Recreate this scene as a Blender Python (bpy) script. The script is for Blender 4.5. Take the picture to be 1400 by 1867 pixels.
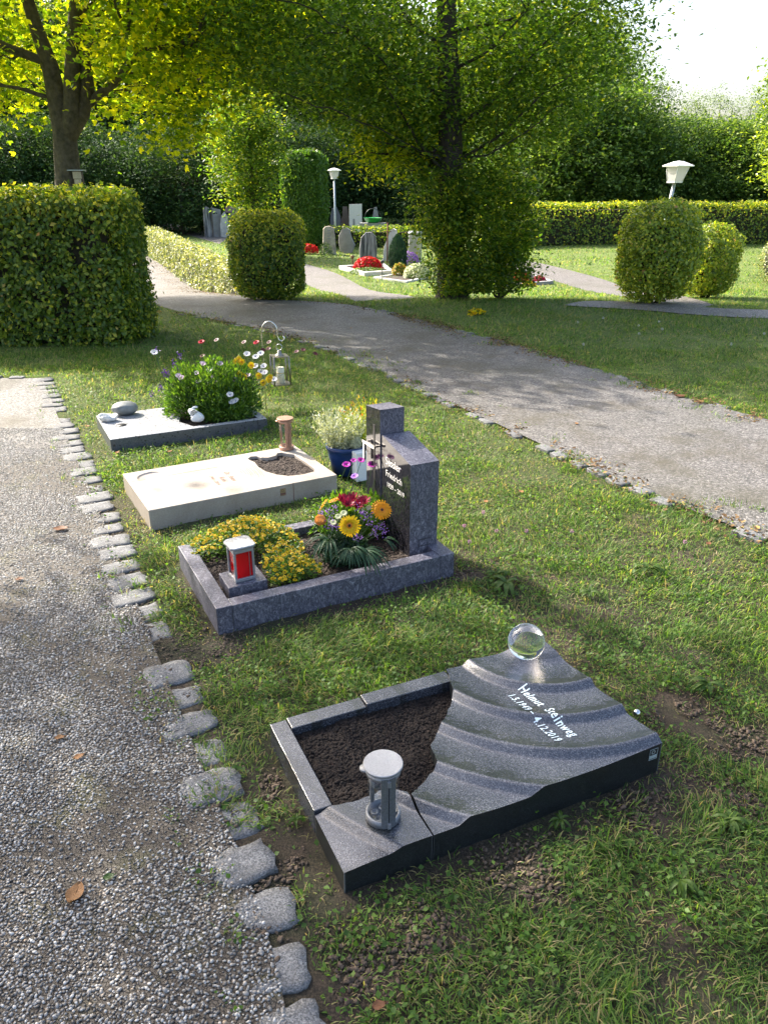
import bpy, math, numpy as np
from mathutils import Vector, Matrix, Euler
for o in list(bpy.data.objects): bpy.data.objects.remove(o, do_unlink=True)
S = bpy.context.scene
COL = S.collection
PI = math.pi
# ---------------------------------------------------------------- camera
CAM_H = 1.6
TILT = math.atan(603/1400)
cam = bpy.data.cameras.new('camera'); camo = bpy.data.objects.new('camera', cam); COL.objects.link(camo)
camo.location = (0, 0, CAM_H); camo.rotation_euler = (PI/2-TILT, 0, 0)
cam.sensor_fit = 'VERTICAL'; cam.sensor_height = 36; cam.sensor_width = 27
cam.lens = 36*1400/1867; cam.clip_start = .05; cam.clip_end = 1500
S.camera = camo
# ---------------------------------------------------------------- sky and sun
SUN_EL = math.radians(39); SUN_AZ = math.radians(-50)
w = bpy.data.worlds.new('World'); S.world = w; w.use_nodes = True
nt = w.node_tree; bg = nt.nodes['Background']
sky = nt.nodes.new('ShaderNodeTexSky'); sky.sky_type = 'NISHITA'; sky.sun_disc = False
sky.sun_elevation = SUN_EL; sky.sun_rotation = SUN_AZ
sky.air_density = 1.0; sky.dust_density = 5; sky.ozone_density = 1.0
nt.links.new(sky.outputs[0], bg.inputs[0]); bg.inputs[1].default_value = .15
sl = bpy.data.lights.new('sun', 'SUN'); sl.energy = 4.4; sl.angle = math.radians(.53); sl.color = (1, .93, .82)
slo = bpy.data.objects.new('sun', sl); COL.objects.link(slo)
SD = Vector((math.sin(SUN_AZ)*math.cos(SUN_EL), math.cos(SUN_AZ)*math.cos(SUN_EL), math.sin(SUN_EL)))
slo.rotation_euler = SD.to_track_quat('Z', 'Y').to_euler(); slo.location = (-20, 20, 30)
S.view_settings.view_transform = 'Standard'; S.view_settings.look = 'None'
S.view_settings.gamma = 1; S.view_settings.exposure = 1.6
S.render.engine = 'CYCLES'
S.render.resolution_x = 767; S.render.resolution_y = 1024
S.cycles.diffuse_bounces = 6; S.cycles.max_bounces = 10; S.cycles.transparent_max_bounces = 12; S.cycles.transmission_bounces = 8
# ---------------------------------------------------------------- helpers
rng = np.random.default_rng(7)
def h2(ix, iy, s):
    n = (ix.astype(np.int64)*374761393+iy.astype(np.int64)*668265263+s*1274126177) & 0x7fffffff
    n = ((n ^ (n >> 13))*1274126177) & 0x7fffffff
    return ((n ^ (n >> 16)) & 0xffff)/65535.
def noise(x, y, f=1., s=0):
    x = np.asarray(x, float)*f+100; y = np.asarray(y, float)*f+100
    ix = np.floor(x); iy = np.floor(y); u = x-ix; v = y-iy
    u = u*u*(3-2*u); v = v*v*(3-2*v)
    a = h2(ix, iy, s); b = h2(ix+1, iy, s); c = h2(ix, iy+1, s); d = h2(ix+1, iy+1, s)
    return (a*(1-u)+b*u)*(1-v)+(c*(1-u)+d*u)*v
def fbm(x, y, f=1., s=0, o=3):
    t = 0; a = .5; n = 0
    for k in range(o): t = t+a*noise(x, y, f*2**k, s+k); n += a; a *= .5
    return t/n
def sst(a, b, x):
    t = np.clip((np.asarray(x, float)-a)/(b-a), 0, 1); return t*t*(3-2*t)
def T(x, y):
    x = np.asarray(x, float); y = np.asarray(y, float)
    z = -.68*sst(10.3, 19.5, y)
    z = z+.07*np.exp(-((x-1.4)**2/5+(y-10.9)**2/.8))
    return z+.25*sst(26, 34, y)*sst(3, 9, x)
CT, ST = math.cos(TILT), math.sin(TILT)
def ray(px, py):
    u = (px-700)/1400; v = (933.5-py)/1400
    return np.array([u, CT+v*ST, -ST+v*CT])
def at(px, py, z=None):                       # the point of the ground (or of height z) seen at a photo pixel
    d = ray(px, py)
    if z is not None:
        t = (z-CAM_H)/d[2]; return Vector((d[0]*t, d[1]*t, z))
    lo = 0.5; t = lo
    while t < 200:
        p = d*t
        if CAM_H+p[2] < float(T(p[0], p[1])): break
        t += .05
    a, b = t-.05, t
    for _ in range(20):
        m = (a+b)/2; p = d*m
        if CAM_H+p[2] < float(T(p[0], p[1])): b = m
        else: a = m
    p = d*b; return Vector((p[0], p[1], float(T(p[0], p[1]))))
def pt(px, py, Y):
    d = ray(px, py); t = Y/d[1]; return Vector((d[0]*t, Y, CAM_H+d[2]*t))
def depth(p): return p[1]*CT-(p[2]-CAM_H)*ST
def link(o, parent=None):
    COL.objects.link(o)
    if parent is not None: o.parent = parent
    return o
def tag(o, label=None, cat=None, group=None, kind=None):
    if label: o['label'] = label
    if cat: o['category'] = cat
    if group: o['group'] = group
    if kind: o['kind'] = kind
    return o
def thing(name, label, cat, loc, group=None):
    o = bpy.data.objects.new(name, None); COL.objects.link(o); o.empty_display_size = .05
    o.location = loc; return tag(o, label, cat, group)
def amesh(name, V, F, mat, parent=None, face=None, smooth=False, base=None):
    """V (n,3) world coords, F (m,k) array -> one mesh object"""
    V = np.asarray(V, np.float32).reshape(-1, 3); F = np.asarray(F, np.int32)
    off = Vector((0, 0, 0))
    if parent is not None: off = ploc(parent)
    elif base is not None: off = Vector(base)
    V = V-np.array(off, np.float32)
    me = bpy.data.meshes.new(name); n, k = F.shape
    me.vertices.add(len(V)); me.vertices.foreach_set('co', V.ravel())
    me.loops.add(n*k); me.loops.foreach_set('vertex_index', F.ravel())
    me.polygons.add(n); me.polygons.foreach_set('loop_start', np.arange(0, n*k, k, dtype=np.int32))
    if face is not None:
        a = me.attributes.new('rnd', 'FLOAT', 'FACE'); a.data.foreach_set('value', np.asarray(face, np.float32))
    me.materials.append(mat); me.update(); me.validate()
    if smooth: me.shade_smooth()
    o = bpy.data.objects.new(name, me); link(o, parent)
    if parent is None: o.location = off
    return o
def ploc(p):
    l = Vector((0, 0, 0))
    while p is not None: l = l+p.location; p = p.parent
    return l
class MB:
    def __init__(s): s.v = []; s.f = []; s.m = []; s.sm = []
    def add(s, V, F, m=0, smooth=False):
        b = len(s.v); s.v += [tuple(p) for p in V]
        for f in F: s.f.append([b+i for i in f]); s.m.append(m); s.sm.append(smooth)
        return s
    def box(s, lo, hi, O=(0, 0, 0), a=0., m=0, rx=None):
        x0, y0, z0 = lo; x1, y1, z1 = hi
        V = [(x, y, z) for z in (z0, z1) for x, y in ((x0, y0), (x1, y0), (x1, y1), (x0, y1))]
        c, n = math.cos(a), math.sin(a)
        V = [(O[0]+x*c-y*n, O[1]+x*n+y*c, O[2]+z) for x, y, z in V]
        return s.add(V, [(3, 2, 1, 0), (4, 5, 6, 7), (0, 1, 5, 4), (1, 2, 6, 5), (2, 3, 7, 6), (3, 0, 4, 7)], m)
    def tube(s, P, R, n=8, m=0, cap=True):
        P = [Vector(p) for p in P]; R = R if hasattr(R, '__len__') else [R]*len(P)
        V = []; F = []; up = Vector((0, 0, 1))
        t0 = (P[1]-P[0]).normalized()
        x = t0.orthogonal().normalized()
        for i, p in enumerate(P):
            t = (P[min(i+1, len(P)-1)]-P[max(i-1, 0)]).normalized()
            x = (x-t*x.dot(t)).normalized(); y = t.cross(x)
            for k in range(n):
                an = 2*PI*k/n; V.append(p+(x*math.cos(an)+y*math.sin(an))*R[i])
        for i in range(len(P)-1):
            for k in range(n): F.append((i*n+k, i*n+(k+1) % n, (i+1)*n+(k+1) % n, (i+1)*n+k))
        if cap: F.append(tuple(range(n))[::-1]); F.append(tuple((len(P)-1)*n+k for k in range(n)))
        return s.add(V, F, m, True)
    def lathe(s, prof, O=(0, 0, 0), n=32, m=0, smooth=True, sc=(1, 1)):
        V = []; F = []
        for r, z in prof:
            for k in range(n):
                a = 2*PI*k/n; V.append((O[0]+r*math.cos(a)*sc[0], O[1]+r*math.sin(a)*sc[1], O[2]+z))
        for i in range(len(prof)-1):
            for k in range(n): F.append((i*n+k, i*n+(k+1) % n, (i+1)*n+(k+1) % n, (i+1)*n+k))
        if prof[0][0] > 1e-5: F.append(tuple(range(n))[::-1])
        if prof[-1][0] > 1e-5: F.append(tuple((len(prof)-1)*n+k for k in range(n)))
        return s.add(V, F, m, smooth)
    def prism(s, poly, z0, z1, m=0):
        n = len(poly); zz = z1 if hasattr(z1, '__len__') else [z1]*n; z00 = z0 if hasattr(z0, '__len__') else [z0]*n
        V = [(x, y, z00[i]) for i, (x, y) in enumerate(poly)]+[(x, y, zz[i]) for i, (x, y) in enumerate(poly)]
        F = [tuple(range(n))[::-1], tuple(range(n, 2*n))]+[(i, (i+1) % n, n+(i+1) % n, n+i) for i in range(n)]
        return s.add(V, F, m)
    def build(s, name, mats, parent=None, base=None, bevel=0, seg=2):
        if not isinstance(mats, (list, tuple)): mats = [mats]
        off = ploc(parent) if parent is not None else Vector(base if base is not None else (0, 0, 0))
        me = bpy.data.meshes.new(name)
        me.from_pydata([tuple(Vector(p)-off) for p in s.v], [], s.f)
        for mt in mats: me.materials.append(mt)
        me.polygons.foreach_set('material_index', s.m); me.polygons.foreach_set('use_smooth', s.sm)
        me.update()
        o = bpy.data.objects.new(name, me); link(o, parent)
        if parent is None: o.location = off
        if bevel:
            b = o.modifiers.new('b', 'BEVEL'); b.width = bevel; b.segments = seg; b.limit_method = 'ANGLE'; b.angle_limit = .6
        return o
def copy_tree(o, parent=None):
    c = o.copy(); link(c, parent)
    for ch in [k for k in bpy.data.objects if k.parent is o]: copy_tree(ch, c)
    return c
# ---------------------------------------------------------------- materials
def nm(name):
    m = bpy.data.materials.new(name); m.use_nodes = True; nt = m.node_tree
    return m, nt, nt.nodes['Principled BSDF'], nt.nodes['Material Output']
def N(nt, t, **k):
    n = nt.nodes.new(t)
    for a, b in k.items(): setattr(n, a, b)
    return n
def ramp(nt, fac, stops, interp='LINEAR'):
    r = N(nt, 'ShaderNodeValToRGB'); e = r.color_ramp.elements; r.color_ramp.interpolation = interp
    while len(e) < len(stops): e.new(.5)
    for i, (p, c) in enumerate(stops): e[i].position = p; e[i].color = (*c, 1)
    nt.links.new(fac, r.inputs[0]); return r.outputs[0]
def mixc(nt, f, a, b, t='MIX'):
    m = N(nt, 'ShaderNodeMix', data_type='RGBA', blend_type=t)
    for i, x in ((0, f), (6, a), (7, b)):
        if isinstance(x, (int, float)): m.inputs[i].default_value = x
        elif isinstance(x, tuple): m.inputs[i].default_value = (*x, 1)
        else: nt.links.new(x, m.inputs[i])
    return m.outputs[2]
def tc(nt, scale=1., kind='Object', sc3=None, rot=None):
    c = N(nt, 'ShaderNodeTexCoord'); mp = N(nt, 'ShaderNodeMapping')
    mp.inputs['Scale'].default_value = sc3 or (scale,)*3
    if rot: mp.inputs['Rotation'].default_value = rot
    nt.links.new(c.outputs[kind], mp.inputs[0]); return mp.outputs[0]
def nz(nt, vec, scale, detail=4, rough=.55, out='Fac', dist=0):
    n = N(nt, 'ShaderNodeTexNoise'); n.inputs['Scale'].default_value = scale; n.inputs['Detail'].default_value = detail
    n.inputs['Roughness'].default_value = rough; n.inputs['Distortion'].default_value = dist
    nt.links.new(vec, n.inputs['Vector']); return n.outputs[out]
def bump(nt, h, bs, dist=.002, st=1.):
    b = N(nt, 'ShaderNodeBump'); b.inputs['Distance'].default_value = dist; b.inputs['Strength'].default_value = st
    nt.links.new(h, b.inputs['Height']); nt.links.new(b.outputs[0], bs.inputs['Normal']); return b
def mat(name, col, rough=.5, metal=0., var=.15, vs=20., bmp=0., spec=.5, alpha=1., trans=0.):
    m, nt, b, o = nm(name); v = tc(nt)
    f = nz(nt, v, vs)
    c = ramp(nt, f, [(.3, tuple(x*(1-var) for x in col)), (.7, tuple(min(1, x*(1+var)) for x in col))])
    nt.links.new(c, b.inputs['Base Color']); b.inputs['Roughness'].default_value = rough; b.inputs['Metallic'].default_value = metal
    b.inputs['Specular IOR Level'].default_value = spec; b.inputs['Transmission Weight'].default_value = trans
    if bmp: bump(nt, nz(nt, v, vs*4), b, bmp)
    return m
FB = 1.0
def leafmat(name, stops, transl=.4, rough=.45, spec=.4, tcol=1.7, ty=(1., 1., .35)):
    m, nt, b, o = nm(name)
    a = N(nt, 'ShaderNodeAttribute', attribute_name='rnd')
    c = ramp(nt, a.outputs['Fac'], [(p, tuple(min(.7, x*FB) for x in q)) for p, q in stops])
    nt.links.new(c, b.inputs['Base Color']); b.inputs['Roughness'].default_value = rough; b.inputs['Specular IOR Level'].default_value = spec
    t = N(nt, 'ShaderNodeBsdfTranslucent'); k = mixc(nt, 1., c, tuple(tcol*x for x in ty), 'MULTIPLY')
    nt.links.new(k, t.inputs[0])
    mx = N(nt, 'ShaderNodeMixShader'); mx.inputs[0].default_value = transl
    nt.links.new(b.outputs[0], mx.inputs[1]); nt.links.new(t.outputs[0], mx.inputs[2]); nt.links.new(mx.outputs[0], o.inputs[0])
    return m
def glass(name, col=(1, 1, 1), rough=.02, ior=1.45):
    m, nt, b, o = nm(name); b.inputs['Base Color'].default_value = (*col, 1); b.inputs['Transmission Weight'].default_value = 1
    b.inputs['Roughness'].default_value = rough; b.inputs['IOR'].default_value = ior; return m
def pane(name, col=(1, 1, 1), tr=.85):        # thin pane: mostly see-through with a clear reflection
    m, nt, b, o = nm(name)
    t = N(nt, 'ShaderNodeBsdfTransparent'); t.inputs[0].default_value = (*col, 1)
    g = N(nt, 'ShaderNodeBsdfGlossy'); g.inputs['Roughness'].default_value = .05
    fr = N(nt, 'ShaderNodeLayerWeight'); fr.inputs[0].default_value = .25
    pw_ = N(nt, 'ShaderNodeMath', operation='POWER'); nt.links.new(fr.outputs['Facing'], pw_.inputs[0]); pw_.inputs[1].default_value = 2.2
    ml = N(nt, 'ShaderNodeMath', operation='MULTIPLY_ADD'); nt.links.new(pw_.outputs[0], ml.inputs[0]); ml.inputs[1].default_value = .28; ml.inputs[2].default_value = .04
    mx = N(nt, 'ShaderNodeMixShader'); nt.links.new(ml.outputs[0], mx.inputs[0])
    nt.links.new(t.outputs[0], mx.inputs[1]); nt.links.new(g.outputs[0], mx.inputs[2]); nt.links.new(mx.outputs[0], o.inputs[0])
    return m
# leaves as folded rhombi
def unit(a): return a/np.maximum(np.linalg.norm(a, axis=-1, keepdims=True), 1e-9)
def leaves(P, Nn, size, aspect=.6, fold=.08, lobes=1, D=None, g=None, droop=0.):
    g = g or rng; P = np.asarray(P, float); n = len(P); Nn = unit(np.asarray(Nn, float))
    R = g.normal(size=(n, 3)) if D is None else np.asarray(D, float)+0*P
    if droop: R = R+np.array([0, 0, -droop])
    Dd = unit(R-Nn*np.sum(R*Nn, -1, keepdims=True)); Sd = np.cross(Nn, Dd)
    size = np.broadcast_to(size, (n,))[:, None]
    Vs = []
    for L in range(lobes):
        an = (L-(lobes-1)/2)*.95; d = Dd*math.cos(an)+Sd*math.sin(an); s = np.cross(Nn, d); k = 1. if L == (lobes-1)/2 else .8
        Vs.append(np.stack([P, P+d*size*.45*k+s*size*aspect*.5*k+Nn*size*fold, P+d*size*k-Nn*size*fold*.6, P+d*size*.45*k-s*size*aspect*.5*k+Nn*size*fold], 1))
    V = np.concatenate(Vs, 1).reshape(-1, 3)
    i = np.arange(n*lobes)[:, None]*4
    F = np.concatenate([i+np.array([[0, 1, 2]]), i+np.array([[0, 2, 3]])], 1).reshape(-1, 3)
    return V, F, 2*lobes
def leafobj(name, P, Nn, size, mt, parent=None, rnd=None, **k):
    V, F, m = leaves(P, Nn, size, **k)
    r = rng.random(len(P)) if rnd is None else rnd
    return amesh(name, V, F, mt, parent, face=np.repeat(r, m))
def sph(n, g=None):
    return unit((g or rng).normal(size=(n, 3)))
def arr(v): return np.array(v, float)
# ================================================================ MATERIALS OF THE SETTING
def m_ground():
    m, nt, b, o = nm('ground_soil_turf'); v = tc(nt, 1, 'Object')
    f1 = nz(nt, v, 1.7, 5, .6); f2 = nz(nt, v, 190, 8, .8)
    soil = ramp(nt, f2, [(.36, (.018, .011, .007)), (.5, (.06, .04, .026)), (.62, (.16, .115, .075))])
    turf = ramp(nt, f2, [(.36, (.012, .016, .006)), (.5, (.045, .045, .018)), (.64, (.13, .115, .055))])
    mk = ramp(nt, f1, [(.42, (0, 0, 0)), (.56, (1, 1, 1))])
    c = mixc(nt, mk, turf, soil)
    g = N(nt, 'ShaderNodeSeparateXYZ'); nt.links.new(v, g.inputs[0])
    mr = N(nt, 'ShaderNodeMapRange'); nt.links.new(g.outputs[1], mr.inputs[0])
    mr.inputs[1].default_value = 3; mr.inputs[2].default_value = 7
    far = mixc(nt, nz(nt, v, 3.5, 5, .7), (.075, .12, .015), (.15, .20, .035))
    c = mixc(nt, mr.outputs[0], c, far)
    nt.links.new(c, b.inputs['Base Color']); b.inputs['Roughness'].default_value = .95
    bump(nt, nz(nt, v, 130, 8, .78), b, .025); return m
def m_gravel(name, sc=105., dirt=.5, warm=(1., .97, .93), dull=1., near=False):
    m, nt, b, o = nm(name); v = tc(nt, 1, 'Object')
    vo = N(nt, 'ShaderNodeTexVoronoi'); vo.inputs['Scale'].default_value = sc; nt.links.new(v, vo.inputs['Vector'])
    ve = N(nt, 'ShaderNodeTexVoronoi', feature='DISTANCE_TO_EDGE'); ve.inputs['Scale'].default_value = sc; nt.links.new(v, ve.inputs['Vector'])
    sx = N(nt, 'ShaderNodeSeparateColor'); nt.links.new(vo.outputs['Color'], sx.inputs[0])
    peb = ramp(nt, sx.outputs[0], [(0, tuple(.12*dull*k for k in warm)), (.35, tuple(.27*dull*k for k in warm)), (.7, tuple(.40*dull*k for k in warm)), (1, tuple(.62*dull*k for k in warm))])
    gap = ramp(nt, ve.outputs['Distance'], [(.0, (0, 0, 0)), (.12, (1, 1, 1))])
    c = mixc(nt, gap, (.055, .047, .038), peb)
    n1 = nz(nt, v, 1.6, 6, .68); dm = ramp(nt, n1, [(.5, (0, 0, 0)), (.72, (dirt,)*3)])
    c = mixc(nt, dm, c, (.075, .058, .035))
    n2 = nz(nt, v, .8, 4, .6); c = mixc(nt, ramp(nt, n2, [(.5, (0, 0, 0)), (.75, (.45,)*3)]), c, (.075, .072, .035))
    if near:
        g = N(nt, 'ShaderNodeSeparateXYZ'); nt.links.new(v, g.inputs[0]); mr = N(nt, 'ShaderNodeMapRange'); nt.links.new(g.outputs[1], mr.inputs[0])
        mr.inputs[1].default_value = 4.4; mr.inputs[2].default_value = 5.1
        d = ramp(nt, nz(nt, v, 130, 5, .7), [(.3, (.022, .016, .011)), (.55, (.055, .042, .030)), (.78, (.15, .135, .115))])
        mo = ramp(nt, nz(nt, v, 5, 5, .6), [(.55, (0, 0, 0)), (.68, (.7, .7, .7))]); d = mixc(nt, mo, d, (.075, .075, .018)); c = mixc(nt, mr.outputs[0], d, c)
    nt.links.new(c, b.inputs['Base Color']); b.inputs['Roughness'].default_value = .6
    bump(nt, gap, b, .004, .8); return m
def m_granite(name, a, bb, cc, rough=.5, sc=260., bmp=.0006, blot=.25):
    m, nt, b, o = nm(name); v = tc(nt)
    vo = N(nt, 'ShaderNodeTexVoronoi'); vo.inputs['Scale'].default_value = sc; nt.links.new(v, vo.inputs['Vector'])
    sx = N(nt, 'ShaderNodeSeparateColor'); nt.links.new(vo.outputs['Color'], sx.inputs[0])
    c = ramp(nt, sx.outputs[0], [(0, a), (.5, bb), (1, cc)])
    c = mixc(nt, ramp(nt, nz(nt, v, 9, 6, .65), [(.35, (0, 0, 0)), (.75, (blot,)*3)]), c, tuple(x*.35 for x in bb))
    nt.links.new(c, b.inputs['Base Color']); b.inputs['Roughness'].default_value = rough
    bump(nt, nz(nt, v, sc*.5, 4), b, bmp); return m
M = {}
M['ground'] = m_ground()
M['gravel'] = m_gravel('exposed_aggregate', 105, .85, (1., .96, .92), .68, near=True)
M['gravel2'] = m_gravel('path_gravel', 90, .9, (1., .93, .87), .52)
M['gravel3'] = m_gravel('back_path_gravel', 60, .4, (1., .92, .86), .55)
M['sett'] = m_granite('granite_sett', (.07, .072, .074), (.17, .17, .172), (.30, .30, .30), .85, 330, .003, .85)
M['pebble'] = None
m, nt, b, o = nm('pebble'); a_ = N(nt, 'ShaderNodeAttribute', attribute_name='rnd')
c = ramp(nt, a_.outputs['Fac'], [(0, (.06, .052, .045)), (.2, (.15, .138, .125)), (.5, (.255, .245, .23)), (.78, (.39, .375, .355)), (.93, (.60, .58, .54)), (1, (.36, .27, .18))])
c = mixc(nt, .5, c, mixc(nt, nz(nt, tc(nt), 150, 3), (.35, .35, .35), (1, 1, 1)), 'MULTIPLY')
nt.links.new(c, b.inputs['Base Color']); b.inputs['Roughness'].default_value = .38; M['pebble'] = m
G = lambda *s: list(s)
FB = 1.45
M['grass'] = leafmat('grass_blades', [(0, (.022, .052, .012)), (.45, (.068, .132, .024)), (.8, (.132, .192, .045)), (.92, (.19, .175, .08)), (1, (.25, .19, .115))], .5, .5, .3, 1.9)
M['maple'] = leafmat('maple_leaves', [(0, (.05, .095, .008)), (.35, (.11, .17, .010)), (.7, (.30, .32, .012)), (1, (.52, .42, .02))], .65, .45, .35, 1.9, (1, 1, .35))
M['hornb'] = leafmat('hornbeam_leaves', [(0, (.022, .055, .008)), (.5, (.055, .105, .013)), (.85, (.13, .19, .02)), (1, (.30, .30, .03))], .58, .45, .4, 1.6)
M['hornd'] = leafmat('hornbeam_low_leaves', [(0, (.012, .032, .010)), (.6, (.03, .062, .014)), (1, (.08, .12, .02))], .3, .45, .4, 1.4)
M['wood'] = leafmat('wood_leaves', [(0, (.016, .040, .016)), (.6, (.034, .068, .024)), (1, (.075, .12, .04))], .25, .7, .15, 1.3)
M['woodl'] = leafmat('shrub_leaves', [(0, (.025, .06, .014)), (.6, (.065, .115, .026)), (1, (.19, .25, .06))], .42, .6, .25, 1.5)
M['birch'] = leafmat('birch_leaves', [(0, (.05, .08, .03)), (.6, (.09, .13, .05)), (1, (.16, .19, .08))], .5, .5, .4, 1.5, (1, 1, .6))
M['hedge'] = leafmat('hedge_leaves', [(0, (.028, .062, .008)), (.5, (.075, .125, .016)), (.85, (.17, .21, .026)), (.985, (.38, .35, .035)), (1, (.32, .18, .08))], .42, .42, .45, 1.9)
M['hedgey'] = leafmat('yellowing_hedge_leaves', [(0, (.06, .10, .012)), (.4, (.13, .19, .02)), (.8, (.27, .31, .035)), (.97, (.44, .40, .05)), (1, (.32, .16, .08))], .42, .42, .5, 1.6)
M['hedgep'] = leafmat('pale_hedge_leaves', [(0, (.06, .09, .03)), (.5, (.16, .19, .08)), (.9, (.34, .33, .17)), (1, (.5, .45, .2))], .3, .45, .5, 1.3)
M['tower'] = leafmat('hedge_tower_leaves', [(0, (.03, .075, .010)), (.6, (.06, .13, .016)), (1, (.12, .19, .03))], .4, .45, .4, 1.5)
FB = 1.1
M['core'] = mat('hedge_core_and_stems', (.028, .024, .014), .9, var=.4, vs=30)  # dark fill for the light-blocking cores, also the bush stems
M['bark'] = mat('bark', (.085, .07, .052), .9, var=.5, vs=14, bmp=.02)
M['barkd'] = mat('dark_bark', (.05, .042, .034), .9, var=.4, vs=14, bmp=.02)
# ================================================================ GROUND AND PATHS
def lin(*seg):
    out = []
    for a, b, s in seg: out += list(np.arange(a, b-1e-6, s))
    return np.array(out+[seg[-1][1]])
def grid(X, Y, zf):
    gx, gy = np.meshgrid(X, Y); V = np.stack([gx, gy, zf(gx, gy)], -1).reshape(-1, 3)
    i = np.arange(len(Y)-1)[:, None]*len(X)+np.arange(len(X)-1)[None]; i = i.ravel()
    return V, np.stack([i, i+1, i+1+len(X), i+len(X)], 1)
def pldist(x, y, pl):
    d = np.full(len(x), 1e9)
    for a, b in zip(pl, pl[1:]):
        ab = np.array([b[0]-a[0], b[1]-a[1]]); L = max(ab@ab, 1e-9)
        t = np.clip(((x-a[0])*ab[0]+(y-a[1])*ab[1])/L, 0, 1)
        d = np.minimum(d, np.hypot(x-a[0]-t*ab[0], y-a[1]-t*ab[1]))
    return d
EDGE = [at(548, 1960, 0).to_2d()+Vector((.10, -.35)), at(548, 1960, 0).to_2d()]+[at(*p, 0).to_2d() for p in ((512, 1800), (476, 1650), (357, 1370), (270, 1150), (205, 990), (140, 835), (110, 770), (78, 690))]
def edk(x, y): return np.clip((pldist(x.ravel(), y.ravel(), EDGE).reshape(x.shape)-.05)/.12, .12, 1)
X = lin((-400, -40, 60), (-40, -6, 2), (-6, -2.2, .25), (-2.2, 3, .03), (3, 8, .25), (8, 40, 2), (40, 400, 60))
Y = lin((-60, 0, 10), (0, .8, .2), (.8, 4.2, .03), (4.2, 8, .1), (8, 22, .3), (22, 60, 2), (60, 600, 60))
V, F = grid(X, Y, lambda x, y: T(x, y)-(.016*fbm(x, y, 9, 3, 3)+.008*fbm(x, y, 40, 8, 2))*sst(9, 4, y)*edk(x, y)-.001)
tag(amesh('ground', V, F, M['ground'], smooth=True), kind='structure')
def resample(pl, step):
    pl = [Vector(p[:2]) for p in pl]; out = [pl[0]]; 
    for a, b in zip(pl, pl[1:]):
        n = max(1, int((b-a).length/step))
        for k in range(1, n+1): out.append(a.lerp(b, k/n))
    return out
def smoothpl(pl, it=3):
    pl = [Vector(p[:2]) for p in pl]
    for _ in range(it):
        q = [pl[0]]
        for a, b in zip(pl, pl[1:]): q += [a.lerp(b, .25), a.lerp(b, .75)]
        pl = q+[pl[-1]]
    return pl
def bylen(pl, n):
    pl = [Vector(p[:2]) for p in pl]; L = [0]
    for a, b in zip(pl, pl[1:]): L.append(L[-1]+(b-a).length)
    out = []
    for t in np.linspace(0, L[-1], n):
        i = min(max(np.searchsorted(L, t)-1, 0), len(pl)-2); d = L[i+1]-L[i]
        out.append(pl[i].lerp(pl[i+1], (t-L[i])/max(d, 1e-9)))
    return out
def strip(name, A, B, mt, lift=.004, n=60, k=14):
    A = bylen(smoothpl(A), n); B = bylen(smoothpl(B), n); V = []; F = []
    for a, b in zip(A, B):
        for j in range(k+1):
            p = a.lerp(b, j/k); V.append((p.x, p.y, float(T(p.x, p.y))+lift))
    for i in range(n-1):
        for j in range(k):
            q = i*(k+1)+j; F.append((q, q+1, q+k+2, q+k+1))
    o = tag(amesh(name, V, F, mt, smooth=True), kind='structure')
    return [tuple(p) for p in A]+[tuple(p) for p in B[::-1]]
P = lambda *l: [at(*p).to_2d() for p in l]
far = [Vector((e.x-2.6, e.y)) for e in EDGE]
PG = {}
PG['left'] = strip('gravel_path', EDGE, far, M['gravel'], .004, 80, 20)
nearE = [Vector((3.6, .6))]+P((1400, 985), (1200, 910), (985, 810), (740, 698), (600, 637), (490, 602), (330, 572), (250, 548))+[Vector((-6, 11.6))]
farE = [Vector((5.6, 1.2))]+P((1400, 768), (1200, 712), (985, 643), (780, 588), (690, 566), (560, 549), (480, 546), (400, 533), (330, 500))+[at(262, 464).to_2d()]
nearE = nearE[:-1]+P((215, 500),)+[at(205, 470).to_2d()]
PG['main'] = strip('main_path', nearE, farE, M['gravel2'], .006, 90, 16)
PG['second'] = strip('side_path', P((545, 478), (640, 505), (765, 544)), P((520, 500), (590, 528), (648, 550)), M['gravel3'])
PG['third'] = strip('back_path', P((900, 462), (960, 474), (1060, 498), (1145, 522), (1300, 556)), P((880, 480), (960, 500), (1060, 523), (1120, 540), (1240, 575)), M['gravel3'])
PG['fourth'] = strip('cross_path', P((1030, 557), (1075, 549), (1170, 552), (1290, 563), (1400, 566), (1700, 575)), P((1032, 558), (1075, 561), (1170, 566), (1290, 577), (1400, 582), (1700, 592)), M['gravel3'], .010)
PG['fifth'] = strip('far_path', P((290, 402), (330, 412), (420, 432)), P((280, 407), (315, 420), (400, 445)), M['gravel3'])
def inpoly(x, y, poly):
    r = np.zeros(len(x), bool); n = len(poly); j = n-1
    for i in range(n):
        xi, yi = poly[i][0], poly[i][1]; xj, yj = poly[j][0], poly[j][1]
        if yi != yj: r ^= ((yi > y) != (yj > y)) & (x < (xj-xi)*(y-yi)/(yj-yi)+xi)
        j = i
    return r
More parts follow.
